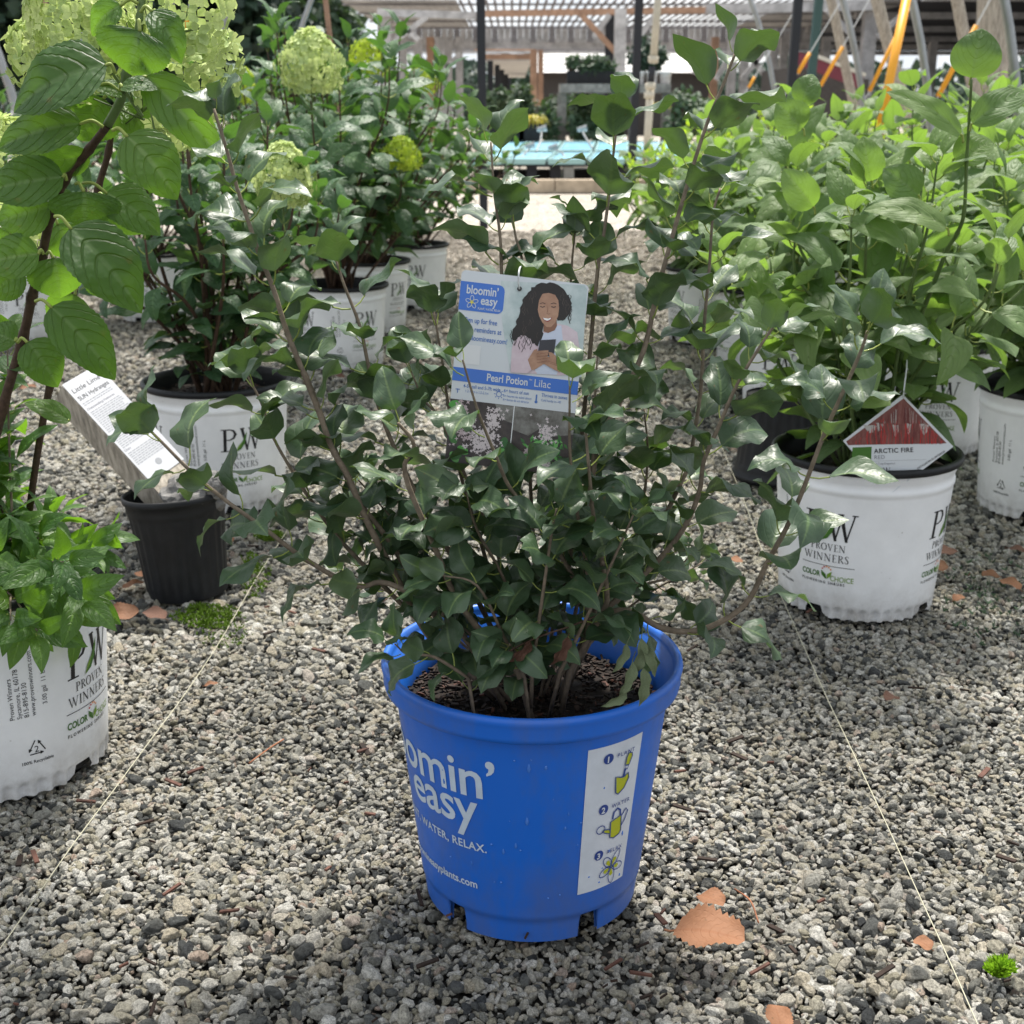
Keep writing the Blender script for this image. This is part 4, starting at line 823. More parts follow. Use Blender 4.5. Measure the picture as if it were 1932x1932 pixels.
for k in range(150):
    u, v = rr.gauss(930, 100), rr.gauss(1570, 75); 
    if not 700 < u < 1165 or not 1300 < v < 1755: continue
    a = rr.uniform(0, 6); s_ = rr.uniform(26, 44); cp.poly([cw(u+s_*math.cos(a), v+s_*math.sin(a)), cw(u-s_*.4*math.sin(a), v+s_*.4*math.cos(a)), cw(u-s_*math.cos(a), v-s_*math.sin(a)), cw(u+s_*.4*math.sin(a), v-s_*.4*math.cos(a))], grs[k % 4], 'shrub_photo', 1.2+.002*k)
blossoms(70, (930, 1400), (45, 60), lils[0], 1.8, 'shrub_photo'); blossoms(30, (800, 1590), (30, 30), lils[1], 1.8, 'shrub_photo'); blossoms(20, (960, 1700), (20, 20), lils[0], 1.8, 'shrub_photo')
cp.poly([cw(598, 1180), cw(606, 1180), cw(606, 1770), cw(598, 1770)], flat('divider', (.75, .77, .78)), 'divider', 1.0)
cp.ell(*cw(545, 110), 22, 22, flat('hole', (.03, .03, .03)), 'punched_hole', 6.5)
cp.flush()
h = cf(*cw(545, 110), 6.6); mb = MB(); mb.tube(crom([h, h+Vector((-.001, -.003, .006)), P(980, 508, 1.11), P(986, 500, 1.16)]), .0008, 6)
mb.build('tie', M_wire, card, smooth=True)

# ------------------------------------------------------------------ the big hydrangea at the left edge
FX, FY = -.596, 1.375
K1 = lambda x, y: (x*.3307, y*.3307)          # coordinates measured on an enlarged crop of the left edge
hyd = thing('panicle_hydrangea', 'nearest hydrangea at the left edge with big serrated leaves, tall stem and lime flower heads', 'shrub', (FX, FY, .2))
def stem(root, pts, y0, y1, r0, r1, m=M_twigd, sub=5, n=8, name='stem'):
    path = crom([P(a, b, y0+(y1-y0)*i/(len(pts)-1)) for i, (a, b) in enumerate(pts)], sub); N = len(path)
    rads = [r0+(r1-r0)*i/(N-1) for i in range(N)]
    for i in range(4*sub//2, N-2, sub*1): rads[i] *= 1.28
    MB().tube(path, rads, n).build(name, m, root, smooth=True); return path
sp1 = stem(hyd, [(-60, 1090), (-25, 900), (5, 770), (43, 639), (60, 562), (79, 483), (96, 407), (122, 341), (169, 281), (202, 238)], 1.34, 1.20, .0052, .0036, M_twigd)
sp1b = stem(hyd, [(202, 238), (228, 188), (238, 142), (256, 80), (265, 33), (270, -30)], 1.20, 1.21, .0042, .0034, M_twigg)
sp2 = stem(hyd, [(40, 1080), (70, 860), (96, 720), (112, 660), (132, 590), (150, 500), (165, 463), (185, 357), (205, 285), (215, 200)], 1.40, 1.33, .0042, .003, M_twigd)
def bigleaf(root, a, b, wpx, Y, tilt=(0, 0, 0), var=0, kind='hyd', K=K1, dy=0.0, pet=None):
    """leaf from blade base pixel a to tip pixel b, of the given width; built at its real depth Y"""
    p, q = P(*K(*a), Y), P(*K(*b), Y+dy); d = q-p; L_ = d.length; sr_ = 0 if kind == 'dog' else .02
    toward = (Vector((0, 0, H))-p).normalized(); n = toward+Vector(tilt)
    me = leaf_mesh('leaf', LEAF[kind][0].materials[0], W=wpx/math.hypot(b[0]-a[0], b[1]-a[1])*(1.15 if kind == 'dog' else 1.45), p=.52, q=.92 if kind == 'hyd' else .8, nu=30, nv=5, fold=.28, droop=.35+.08*(var % 4), wave=.018, wf=2.1, curl=.12, pet=0, serr=sr_, seed=200+var)
    o = bpy.data.objects.new('leaf', me); C.objects.link(o); o.parent = root; o.matrix_basis = Matrix.Translation(-wloc(root)) @ lmat(p, d, n, L_*1.03)
    if pet:
        s0 = P(*K(*pet), Y+.004); mb = MB(); m_ = s0.lerp(p, .5)+Vector((0, 0, .004)); mb.tube(crom([s0, m_, p+d*.02], 4), .0016, 5); mb.build('petiole', M_pet, root, smooth=True)
for i, (a, b, w_, Y, tl, pet) in enumerate([
    ((610, 370), (40, 612), 300, 1.16, (-.3, .3, .5), (660, 420)), ((800, 175), (735, 432), 330, 1.14, (0, .2, 1.1), (790, 120)), ((865, 60), (1062, 350), 165, 1.16, (.2, .2, .5), (800, 70)),
    ((690, 30), (480, 190), 130, 1.2, (-.3, .2, .4), (790, 20)), ((830, 430), (1290, 925), 200, 1.17, (.4, 0, -.2), (735, 500)), ((465, 705), (-60, 830), 190, 1.18, (-.2, .2, .3), (590, 725)),
    ((722, 775), (1038, 1130), 250, 1.14, (.3, .1, .1), (640, 745)), ((510, 880), (135, 930), 150, 1.22, (-.3, .2, -.6), (525, 875)), ((365, 1010), (-110, 1090), 200, 1.21, (-.2, .1, .2), (380, 1030)),
    ((478, 1092), (486, 1300), 290, 1.22, (0, .2, -.5), (430, 1050)), ((605, 1100), (935, 1322), 200, 1.24, (.3, .2, .2), (470, 1045)), ((600, 1150), (840, 1330), 170, 1.27, (.2, .1, -.2), (560, 1110)),
    ((400, 1300), (825, 1775), 300, 1.15, (.3, .2, .1), (310, 1235)), ((285, 1180), (-40, 1270), 190, 1.24, (-.3, .2, .1), (300, 1210)), ((305, 1470), (350, 1715), 240, 1.25, (.1, .1, -.3), (265, 1450)),
    ((600, 1520), (700, 1700), 230, 1.27, (.2, .1, -.3), (500, 1520)), ((225, 1450), (-100, 1500), 180, 1.23, (-.2, .2, .2), (250, 1450)), ((290, 1750), (680, 2160), 230, 1.20, (.3, .1, .1), (200, 1720)),
    ((155, 1950), (350, 2210), 190, 1.22, (.2, .1, .2), (100, 1955)), ((90, 1950), (-90, 1880), 150, 1.24, (-.2, .1, .5), (100, 1955)), ((320, 2115), (20, 2080), 95, 1.30, (-.1, .2, .9), (345, 2125)),
    ((400, 2405), (135, 2275), 100, 1.30, (.1, .2, .6), (350, 2410)), ((590, 560), (440, 820), 220, 1.27, (-.1, .1, -.3), (650, 560)), ((700, 600), (850, 760), 190, 1.3, (.2, .2, .3), (680, 640)),
    ((690, 500), (900, 495), 130, 1.16, (0, .1, 1.6), (690, 520)), ((560, 490), (700, 540), 120, 1.17, (0, .1, 1.4), (680, 520)), ((130, 1540), (-80, 1700), 150, 1.27, (-.2, .1, .1), (230, 1500)),
    ((330, 1280), (440, 1480), 200, 1.3, (.1, .1, -.3), (300, 1250)), ((430, 1680), (330, 1900), 170, 1.33, (0, .2, .1), (440, 1650)), ((60, 1330), (-60, 1480), 150, 1.3, (-.2, 0, 0), (240, 1300))]):
    bigleaf(hyd, a, b, w_, Y, tl, i, pet=pet)

# florets and flower heads
def floret_mesh(seed, m):
    r_ = random.Random(seed); vs, fs = [], []; 
    for k in range(4):
        a = k*math.pi/2+r_.uniform(-.2, .2); c, q = math.cos(a), math.sin(a); l = r_.uniform(.8, 1.1); w_ = l*.42; up = r_.uniform(.05, .4); n = len(vs)
        for (u, v, z) in ((.05, 0, 0), (.5*l, -w_, .12+up*.4), (l, -w_*.45, .05+up), (l*1.05, 0, .02+up), (l, w_*.45, .05+up), (.5*l, w_, .12+up*.4), (.55*l, 0, up*.25)):
            vs.append((u*c-v*q, u*q+v*c, z))
        fs += [(n, n+1, n+6), (n+1, n+2, n+6), (n+2, n+3, n+6), (n+3, n+4, n+6), (n+4, n+5, n+6), (n+5, n, n+6)]
    me = bpy.data.meshes.new('floret'); me.from_pydata(vs, [], fs); me.materials.append(m); me.polygons.foreach_set('use_smooth', [True]*len(fs)); me.uv_layers.new(name='UVMap'); return me
FLO = {0: [floret_mesh(i, M_petal) for i in range(5)], 1: [floret_mesh(9+i, M_petal2) for i in range(5)]}
def flower_head(root, c, axis, L_, R_, n, fs, kind=0, seed=0, single=True, stemto=None):
    n = int(n*1.25) if n < 230 else 295
    r_ = random.Random(seed); c = Vector(c); axis = Vector(axis).normalized(); a = axis.orthogonal().normalized(); b = axis.cross(a); T = Matrix.Translation(-c); base = wloc(root) if root else Vector()
    mb = MB(); pts = []
    for k in range(9):
        t = k/8-.5; th = 2.4*k; rad = R_*.75*math.sqrt(max(.05, 1-(t*1.7)**2)); mb.tube([c+axis*(t*L_-.3*L_), c+axis*t*L_+(a*math.cos(th)+b*math.sin(th))*rad], [.0012, .0007], 4)
    mb.tube([c-axis*L_*.65, c+axis*L_*.4], [.002, .001], 5)
    if stemto is not None: mb.tube(crom([Vector(stemto), Vector(stemto).lerp(c-axis*L_*.6, .5), c-axis*L_*.6]), .0022, 6)
    head = mb.build('flower_head', M_twigg, root, off=c); head.location = c-base
    ms = []
    for k in range(n):
        t = (k+.5)/n; z = 1-1.75*t; th = k*2.39996+r_.uniform(-.25, .25); rad = math.sqrt(max(0, 1-(z*.98)**2))*(1.0 if z < .0 else 1-.36*z)*(1+.25*noise.noise(Vector((th*1.3, z*3, seed))))
        q = c+axis*(z*L_/2)+(a*math.cos(th)+b*math.sin(th))*R_*rad*r_.uniform(.82, 1.08)
        nrm = ((q-c)-axis*(q-c).dot(axis)*.5).normalized()+Vector([r_.uniform(-.3, .3) for _ in range(3)]); ms.append(lmat(q, nrm.orthogonal()+Vector([r_.uniform(-.5, .5) for _ in range(3)])*.3, nrm, fs*r_.uniform(.75, 1.2)))
    if single:
        for m in ms: o = bpy.data.objects.new('floret', r_.choice(FLO[kind])); C.objects.link(o); o.parent = head; o.matrix_basis = T @ m
    else:
        vs, f = [], []; mb2 = MB()
        for m in ms:
            me = r_.choice(FLO[kind]); mb2.add([T @ m @ v.co for v in me.vertices], [tuple(p.vertices) for p in me.polygons])
        o = mb2.build('florets', FLO[kind][0].materials[0], None); o.parent = head; o['kind'] = 'stuff'; o.data.uv_layers.new(name='UVMap')
    return head
flower_head(hyd, P(158, 58, 1.27), (-.5, .1, .75), .14, .050, 230, .0092, 0, 1)
flower_head(hyd, P(88, 110, 1.34), (-.6, .1, .6), .08, .034, 60, .0105, 0, 2)
flower_head(hyd, P(350, 30, 1.24), (.5, .1, .8), .10, .042, 60, .011, 0, 3)
flower_head(hyd, P(345, 150, 1.30), (.5, 0, .35), .12, .048, 80, .011, 0, 4)
flower_head(hyd, P(325, 225, 1.38), (.3, 0, -.2), .07, .035, 36, .011, 0, 5)
flower_head(hyd, P(35, 290, 1.42), (-.3, 0, .5), .08, .034, 50, .0100, 0, 6)
flower_head(hyd, P(20, 430, 1.44), (-.3, 0, .3), .09, .038, 55, .010, 0, 7, single=False)
# low leafy growth in the same pot
bl = []
random.seed(21)
for k in range(40):
    a = random.uniform(0, 6.28); q = random.uniform(.03, .17); top = Vector((FX-.03+q*math.cos(a)*1.1, FY-.03+q*math.sin(a)*1.0, random.uniform(.28, .50)-.9*max(0, q-.1)))
    if k < 12: top = Vector((FX+random.uniform(.04, .145), FY-random.uniform(-.03, .15), random.uniform(.19, .33)))
    if k in (13, 14, 15, 16): top = P(*((70, 1190), (150, 1130), (20, 1170), (120, 1060))[k-13], 1.205)
    b = Vector((FX+random.uniform(-.05, .05), FY+random.uniform(-.05, .05), .2)); path = crom([b, b.lerp(top, .55)+Vector((0, 0, .02)), top], 6)
    MB().tube(path, [.0018-.001*i/(len(path)-1) for i in range(len(path))], 5).build('twig', M_twig, hyd, smooth=True)
    bl += leaves_on(path, .030, .057, start=.25, ang=1.0, droop=.15, upbias=.5, tipsize=.8, lowsize=.8)
put_leaves(hyd, bl, 'bush', 265)

# ------------------------------------------------------------------ plants in the white pots
def bushy(name, label, cat, x, y, h, spread, nst, kind, size, gap, seed, group=None, z0=.2, maxleaf=240, sm=M_twig, start=.3, sr=.0035, lean=(0, 0), ang=.95, droop=.2, upbias=.25, tips=None, tipcol=None, lowsize=.7):
    random.seed(seed); root = thing(name, label, cat, (x, y, z0), group); L_ = []; tp = []
    tops = [Vector(t) for t in (tips or [])]
    for k in range(nst-len(tops)):
        a = k*2.39996+random.uniform(-.4, .4); q = spread*math.sqrt((k+.5)/nst); tops.append(Vector((x+q*math.cos(a)+lean[0]*random.random(), y+q*math.sin(a)+lean[1]*random.random(), h*(1-.28*(q/spread)**1.5)*random.uniform(.8, 1.05))))
    for tpt in tops:
        b = Vector((x+random.uniform(-.035, .035), y+random.uniform(-.035, .035), z0)); m_ = b.lerp(tpt, .45); m_.x += (tpt.x-x)*.10+random.uniform(-.02, .02); m_.y += (tpt.y-y)*.1; m_.z += .04
        path = crom([b, m_, tpt-Vector(((tpt.x-x)*.08, (tpt.y-y)*.08, (tpt.z-z0)*.2)), tpt], 5); n = len(path)
        MB().tube(path, [sr*(1-.62*i/(n-1)) for i in range(n)], 6).build('stem', sm, root, smooth=True)
        L_ += leaves_on(path, gap, size, ang=ang, start=start, droop=droop, upbias=upbias, tipsize=.7, lowsize=lowsize); tp.append(path)
    put_leaves(root, L_, kind, maxleaf); return root, tp
gh = 'hydrangeas standing in white pots'; gd = 'dogwoods standing in white pots'
m1, t1 = bushy('panicle_hydrangea', 'hydrangea with bare lower stems in the pot behind the leaning sign', 'shrub', -.562, 2.434, .78, .30, 26, 'hydm', .085, .06, 301, gh, maxleaf=280, sm=M_twigd, start=.12, sr=.0042,
    tips=[P(535, 420, 2.35), P(500, 330, 2.5), P(330, 330, 2.4), P(420, 420, 2.25), P(640, 400, 2.5)])
flower_head(m1, P(535, 335, 2.28), (.05, 0, 1), .115, .049, 210, .0098, 0, 31); 
m2, t2 = bushy('panicle_hydrangea', 'hydrangea with the tallest upright lime flower head, left of the aisle', 'shrub', -.505, 3.86, 1.0, .42, 40, 'hydm', .10, .07, 302, gh, maxleaf=290, sm=M_twigd, start=.25, sr=.004, tips=[P(586, 190, 3.0), P(520, 45, 3.1), P(735, 110, 3.3), P(640, 175, 3.3), P(480, 170, 3.2)])
flower_head(m2, P(586, 122, 2.98), (.0, 0, 1), .145, .066, 270, .0118, 0, 32)
m3, t3 = bushy('panicle_hydrangea', 'hydrangea with a small bright lime flower head beside the aisle', 'shrub', -.487, 4.50, .95, .45, 30, 'hydm', .09, .085, 303, gh, maxleaf=260, sm=M_twigd, start=.2, sr=.004, tips=[P(757, 330, 3.6), P(720, 60, 4.2), P(820, 200, 4.2)])
flower_head(m3, P(757, 292, 3.55), (.1, 0, 1), .09, .05, 150, .010, 1, 33)
m4, t4 = bushy('panicle_hydrangea', 'hydrangea at the far end of the left row next to the open aisle', 'shrub', -.382, 5.06, .86, .42, 30, 'hydm', .085, .08, 304, gh, maxleaf=240, sm=M_twigd, start=.15, sr=.004)
flower_head(m4, P(690, 118, 4.5), (.1, 0, 1), .14, .07, 90, .016, 1, 34, single=False); flower_head(m4, P(800, 150, 4.9), (.1, 0, 1), .1, .06, 70, .015, 1, 35, single=False)
bushy('panicle_hydrangea', 'hydrangea behind the biggest leaves at the left edge', 'shrub', -1.60, 4.30, .82, .45, 26, 'hydm', .09, .09, 305, gh, maxleaf=150, sm=M_twigd, start=.3)
m6, _ = bushy('panicle_hydrangea', 'hydrangea between the big hydrangea stem and the tallest lime flower', 'shrub', -1.30, 4.75, .85, .45, 26, 'hydm', .09, .09, 306, gh, maxleaf=150, sm=M_twigd, start=.3)
flower_head(m6, P(455, 165, 4.5), (.1, 0, 1), .12, .06, 80, .016, 1, 36, single=False)
m7, _ = bushy('panicle_hydrangea', 'hydrangea far behind the tall lilac twig at the left', 'shrub', -.95, 5.5, .92, .5, 26, 'hydm', .09, .09, 307, gh, maxleaf=150, sm=M_twigd, start=.3)
bushy('panicle_hydrangea', 'hydrangea in the rear row just left of the black post', 'shrub', -.62, 6.2, .84, .5, 26, 'hydm', .085, .09, 308, gh, maxleaf=120, sm=M_twigd, start=.2)
bushy('panicle_hydrangea', 'hydrangea in the rear row below the dark trees', 'shrub', -1.5, 6.6, .8, .6, 26, 'hydm', .09, .09, 309, gh, maxleaf=100, sm=M_twigd, start=.2)
m10, _ = bushy('panicle_hydrangea', 'hydrangea in the rear row at the far left with pink blooms near it', 'shrub', -2.3, 6.4, .78, .7, 26, 'hydm', .09, .09, 310, gh, maxleaf=100, sm=M_twigd, start=.2)
flower_head(m10, P(60, 240, 6.0), (.1, 0, 1), .14, .08, 80, .018, 1, 37, single=False)
dk = dict(kind='dog', sm=M_twigg, ang=1.0, droop=.3, upbias=.35)
def dog(label, x, y, h, spread, nst, seed, maxleaf=240, size=.105, gap=.06, **k): return bushy('red_twig_dogwood', label, 'shrub', x, y, h, spread, nst, dk['kind'], size, gap, seed, gd, maxleaf=maxleaf, sm=dk['sm'], ang=dk['ang'], droop=dk['droop'], upbias=dk['upbias'], start=.10, sr=.0036, lowsize=.9, **k)
d1, _ = dog('dogwood with the diamond tag, its tallest stem ending in one round upright leaf', .536, 1.905, .68, .30, 19, 401, 290, size=.098, tips=[P(1640, 350, 1.8), P(1500, 430, 1.85), P(1752, 360, 1.95), P(1400, 520, 2.0)])
KI = lambda x, y: (x, y)
for i, (a, b, w_, Y, tl) in enumerate([((1833, 147), (1853, 52), 88, 1.75, (0, 0, 0)), ((1813, 255), (1682, 161), 44, 1.74, (-.2, .2, .8)), ((1834, 234), (1945, 160), 60, 1.74, (.3, .1, .6)), ((1511, 196), (1536, 135), 52, 1.85, (0, .1, 0)),
    ((1514, 243), (1466, 194), 62, 1.84, (-.2, .1, .3)), ((1643, 342), (1628, 256), 58, 1.8, (0, .1, 0)), ((1732, 369), (1669, 316), 62, 1.76, (-.1, .1, .3)), ((1786, 431), (1640, 370), 54, 1.72, (-.2, .2, .9)), ((1707, 462), (1588, 409), 48, 1.74, (-.2, .2, .9)), ((1534, 391), (1478, 319), 56, 1.78, (-.2, .1, .3)), ((1800, 300), (1880, 262), 60, 1.8, (.3, .1, .4))]):
    bigleaf(d1, a, b, w_, Y, tl, 60+i, kind='dog', K=KI, pet=(a[0]+(4 if b[0] < a[0] else -4), a[1]+14))
stem(d1, [(1731, 610), (1759, 542), (1786, 474), (1806, 440), (1819, 400), (1824, 300), (1829, 220), (1833, 150)], 1.86, 1.75, .0036, .0018, M_twigg, name='stem')
dog('dogwood cut off by the right edge of the picture', 1.015, 2.385, .78, .36, 24, 402, 250, tips=[P(1905, 340, 2.2), P(1885, 480, 2.2)])
dog('dogwood in the shaded pot behind the diamond tag', .938, 2.87, .76, .36, 24, 403, 280)
dog('dogwood right of the upturned black pot, with upright leaf pairs on top', .700, 3.20, .78, .38, 26, 404, 290, tips=[P(1485, 210, 2.6), P(1530, 330, 2.7), P(1460, 240, 2.9)])
dog('dogwood rising behind the right hand lilac twigs', .725, 3.80, .76, .40, 26, 405, 260)
dog('dogwood beside the aisle at the left end of the dogwoods', .640, 4.30, .70, .34, 24, 406, 220, size=.085)
dog('dogwood below the orange guard, middle of the rear row', 1.35, 3.75, .80, .45, 26, 407, 240)
dog('dogwood behind the middle ones, under the curved pipe', 1.15, 4.7, .78, .45, 24, 408, 180)
dog('dogwood in the rear row near the right edge below the round wooden pole', 1.85, 4.7, .82, .5, 24, 409, 180)
def yel(label, x, y, h, spread, seed): return bushy('golden_shrub', label, 'shrub', x, y, h, spread, 34, 'yel', .06, .035, seed, 'yellow green shrubs behind the dogwoods', z0=.0, maxleaf=0, start=.15, sr=.003, ang=.8)
yel('yellow green shrub at the aisle edge in front of the blue trays', .85, 5.6, .70, .38, 501); yel('yellow green shrub second from the aisle on the right', 1.45, 6.2, .74, .5, 502); yel('yellow green shrub between the grey curved pipes', 2.0, 6.9, .66, .5, 503); yel('yellow green shrub at the right edge behind the dogwoods', 2.7, 6.6, .66, .55, 504); yel('yellow green shrub farthest from the camera on the right', 1.3, 7.4, .72, .5, 505)

# ------------------------------------------------------------------ tilted black pot with the leaning sign (left) and the upturned one (right)
def black_pot(name, label, loc, r=.080, h=.165, ribs=26, flip=False, tilt=(0, 0)):
    root = thing(name, label, 'plant pot')
    def rf(a, rr_, z): return rr_-(.0016*(.5+.5*math.cos(a*ribs)) if .02 < z < h*.80 and rr_ > .03 else 0)
    prof = [(r*.77, 0), (r*.775, .004), (r*.79, .02), (r*.80, .024), (r*.86, h*.5), (r*.905, h*.78), (r*.93, h*.82), (r*.945, h*.86), (r*.955, h*.93), (r*.995, h*.94), (r, h*.955), (r*.995, h*.995), (r*.965, h), (r*.95, h*.97), (r*.90, h*.7), (r*.80, .05)]
    lathe(MB(), prof, 208, rf=rf).build('wall', M_blackp, root, smooth=True)
    lathe(MB(), [(r*.775, .004), (r*.4, .006), (.0, .006)] if flip else [(r*.80, .05), (.0, .05)], 40).build('base', M_blackp, root)
    root.location = loc; root.rotation_euler = (tilt[0]+(math.pi if flip else 0), tilt[1], 0); return root
bp_loc = G(345, 1100, 0); black_pot('black_pot', 'small ribbed black pot holding the leaning wooden sign', (-.512, 1.925, .0), tilt=(R(-2), R(-4)))
M_conc = mat('concrete_lump', (.16, .155, .15), .9, .2, var=.45, nscale=40, bump=1, bscale=90); M_paper = mat('white_paper', (.44, .45, .48), .5); M_greytext = mat('grey_text', (.20, .20, .23), .6); M_faint = mat('faint_print', (.24, .25, .27), .6)
M_post = mat('weathered_post', (.30, .265, .22), .85, .2, var=.35, nscale=9, bump=.4, col2=(.50, .45, .38), stretch=(14, 14, 1.2))
cl = thing('concrete_lump', 'rough grey concrete lump in the mouth of the ribbed black pot', 'concrete', (-.497, 1.925, .15)); mb = MB()
bmi = bmesh.new(); bmesh.ops.create_icosphere(bmi, subdivisions=4, radius=1)
vs = [Vector(v.co)*(1+.22*noise.noise(Vector(v.co)*2.5)+.08*noise.noise(Vector(v.co)*8)) for v in bmi.verts]; fs = [tuple(v.index for v in f.verts) for f in bmi.faces]; bmi.free()
mb.add([(v.x*.052, v.y*.052, v.z*.036+.004) for v in vs], fs); mb.build('lump', M_conc, cl, off=(0, 0, 0)); mb = MB(); mb.add([(v.x*.02+.042, v.y*.02-.02, v.z*.022+.03) for v in vs], fs); mb.build('chunk', M_conc, cl, off=(0, 0, 0))
sign = thing('sign_post', 'weathered square wooden block with a printed sheet, leaning out of the ribbed black pot', 'sign', (-.50, 1.93, .12))
S_BL, S_BR, S_TL = P(283, 912, 1.90), P(345, 868, 1.965), P(116, 729, 1.955); ax1 = S_BR-S_BL; ax2 = S_TL-S_BL; nS = ax1.cross(ax2).normalized(); nS = -nS if nS.y > 0 else nS
lo = S_BL-ax2*.30; lo2 = S_BR-ax2*.34; th_ = -nS*.045
c8 = [lo, lo2, S_BR+ax2*1.0, S_TL-ax2*.0]; mb = MB(); mb.add(c8+[c+th_ for c in c8], [(0, 1, 2, 3), (7, 6, 5, 4), (0, 4, 5, 1), (1, 5, 6, 2), (2, 6, 7, 3), (3, 7, 4, 0)]); mb.build('post', M_post, sign)
def sf(x, y, l): return S_BL+ax1*(x/100)+ax2*(y/330)+nS*(.0012+l*.0003)
mb = MB(); mb.add([sf(2, 0, 0), sf(103, 0, 0), sf(103, 332, 0), sf(2, 332, 0)], [(0, 1, 2, 3)]); mb.build('sheet', M_paper, sign)
sp = Print(sf, sign); sp.text('Little Lime', 8, 296, 19, M_ink, shear=.1, sx=.95, layer=1); sp.text('SUN Hydrangea', 8, 272, 18, M_ink, sx=.72, layer=1)
for (tx, yy) in (('Outstanding Features', 240), ('Habit of Growth', 150), ('Uses', 100)): sp.text(tx, 6, yy, 10, M_greytext, sx=.9, layer=1)
rr = random.Random(8)
for yy in [262, 256]+list(range(232, 160, -6))+list(range(142, 110, -6))+list(range(92, 50, -6)):
    x = 8
    while x < 88: l = rr.uniform(4, 11); sp.ribbon([(x, yy), (min(x+l, 94), yy)], 2.2, M_faint, 'text_line', 1); x += l+2
sp.ell(52, 34, 8, 9, M_faint, 'round_mark', 1); sp.text('nursery', 40, 12, 13, M_faint, layer=1, sx=.8) if False else None
sp.flush()
black_pot('black_pot', 'upturned black pot standing mouth down left of the diamond tag pot', (.553, 2.60, .175), r=.096, h=.175, flip=True)
s2 = thing('sign_post', 'short tan wooden block with torn white paper behind the upturned black pot', 'sign', (.60, 2.62, .17))
a_, b_, c_ = P(1500, 790, 2.58), P(1580, 768, 2.60), P(1545, 650, 2.64); mb = MB(); e1, e2 = b_-a_, c_-a_; n2 = e1.cross(e2).normalized(); n2 = -n2 if n2.y > 0 else n2
mb.add([a_-e2*.2, b_-e2*.2, b_+e2*.8, a_+e2*.8]+[q-n2*.05 for q in (a_-e2*.2, b_-e2*.2, b_+e2*.8, a_+e2*.8)], [(0, 1, 2, 3), (7, 6, 5, 4), (0, 4, 5, 1), (1, 5, 6, 2), (2, 6, 7, 3), (3, 7, 4, 0)]); mb.build('block', M_post, s2)
f2 = lambda x, y, l: a_+e1*x+e2*y+n2*(.002+l*.0004)
mb = MB(); mb.add([f2(-.15, .05, 0), f2(.95, -.05, 0), f2(1.15, 1.0, 0), f2(.2, 1.15, 0)], [(0, 1, 2, 3)]); mb.build('sheet', M_paper, s2); sp = Print(f2, s2)
for k in range(12):
    x = .1
    while x < .85: l = rr.uniform(.05, .12); sp.ribbon([(x, .2+k*.07), (x+l, .19+k*.07)], .016, M_greytext, 'text_line', 1); x += l+.03
sp.flush()

# ------------------------------------------------------------------ diamond tag
K2 = lambda x, y: ((2300+x/3.22)*.6389, (1100+y/3.22)*.6389)
df, dn = plane_map((1180, 208), (1660, 705), (560, 690), K2, 1.775, 1.775, 1.775)   # top, right and left corners
er2 = Vector((1, -.035)).normalized(); AXd = ((er2.x, er2.y), (-er2.y*-1*-1 if False else .035, 1.0))
dtag = thing('diamond_tag', 'white bordered diamond plant tag with red twig photo resting on the pot rim', 'plant tag', tuple(df(1180, 208, 0)))
T0, R0, L0 = Vector((1180, 208)), Vector((1660, 705)), Vector((610, 650)); B0 = Vector((1050, 1175))
o4 = [T0, R0, B0, L0]; mb = MB(); mb.add([df(p.x, p.y, -3) for p in o4]+[df(p.x, p.y, -1) for p in o4], [(0, 1, 2, 3), (7, 6, 5, 4), (0, 4, 5, 1), (1, 5, 6, 2), (2, 6, 7, 3), (3, 7, 4, 0)]); mb.build('card', M_card, dtag)
dp = Print(df, dtag); redp = mat('print_red_twigs', (.13, .03, .028), .45, .4, col2=(.24, .10, .085), nscale=40, stretch=(6, 6, 1)); redd = flat('red_dark', (.13, .03, .03)); tgrey = flat('twig_grey', (.42, .40, .38))
dp.poly([(1185, 245), (1595, 672), (660, 690), (640, 655)], redp, 'twig_photo', .2)
rr = random.Random(4)
for (x, y, w_, h_) in ((870, 530, 60, 45), (960, 520, 35, 60), (1110, 540, 30, 70), (1230, 525, 28, 60), (1380, 530, 50, 60)): dp.poly(wob([(x-w_, y-h_*.7), (x+w_, y-h_*.6), (x+w_*.6, y+h_*.5), (x, y+h_), (x-w_*.5, y+h_*.6)], 6, 3, int(x)), tgrey, 'twig_photo', .6)
for k in range(110):
    x = rr.uniform(690, 1560); y0 = rr.uniform(430, 560); lim = 245+abs(x-1185)*1.02+30 if x > 1185 else 245+(1185-x)*.83+30
    if y0 < lim: y0 = lim
    if y0 < 650: dp.ribbon([(x, 680), (x+rr.uniform(-12, 12), (y0+680)/2), (x+rr.uniform(-20, 20), y0)], rr.uniform(3, 6), rr.choice((redd, redp, M_red)), 'twig_photo', 1.0+.004*k)
for k in range(45):
    x = rr.uniform(980, 1400); lim = 270+abs(x-1185)*1.05; dp.ribbon([(x, 480), (x+rr.uniform(-10, 10), max(lim, 330))], 3, rr.choice((redd, tgrey)), 'twig_photo', 1.6+.004*k)
dp.poly([(690, 845), (700, 712), (882, 706), (868, 985), (840, 980)], M_grn2, 'green_corner', .3)
Td = lambda s_, x, y, sz, m, **k: dp.text(s_, x, y, sz, m, ax=((.9992, -.035), (.035, .9992)), layer=.8, **k)
Td('ARCTIC FIRE', 905, 768, 62, M_ink, bold=.02, sx=.98, spacing=1.1); Td('RED', 903, 826, 54, M_greytext, sx=1.0, spacing=1.1); Td('Red Twig Dogwood', 893, 880, 27, M_greytext, sx=.95)
dp.ribbon([(890, 845), (1400, 828)], 2, M_faint, 'rule', .8)
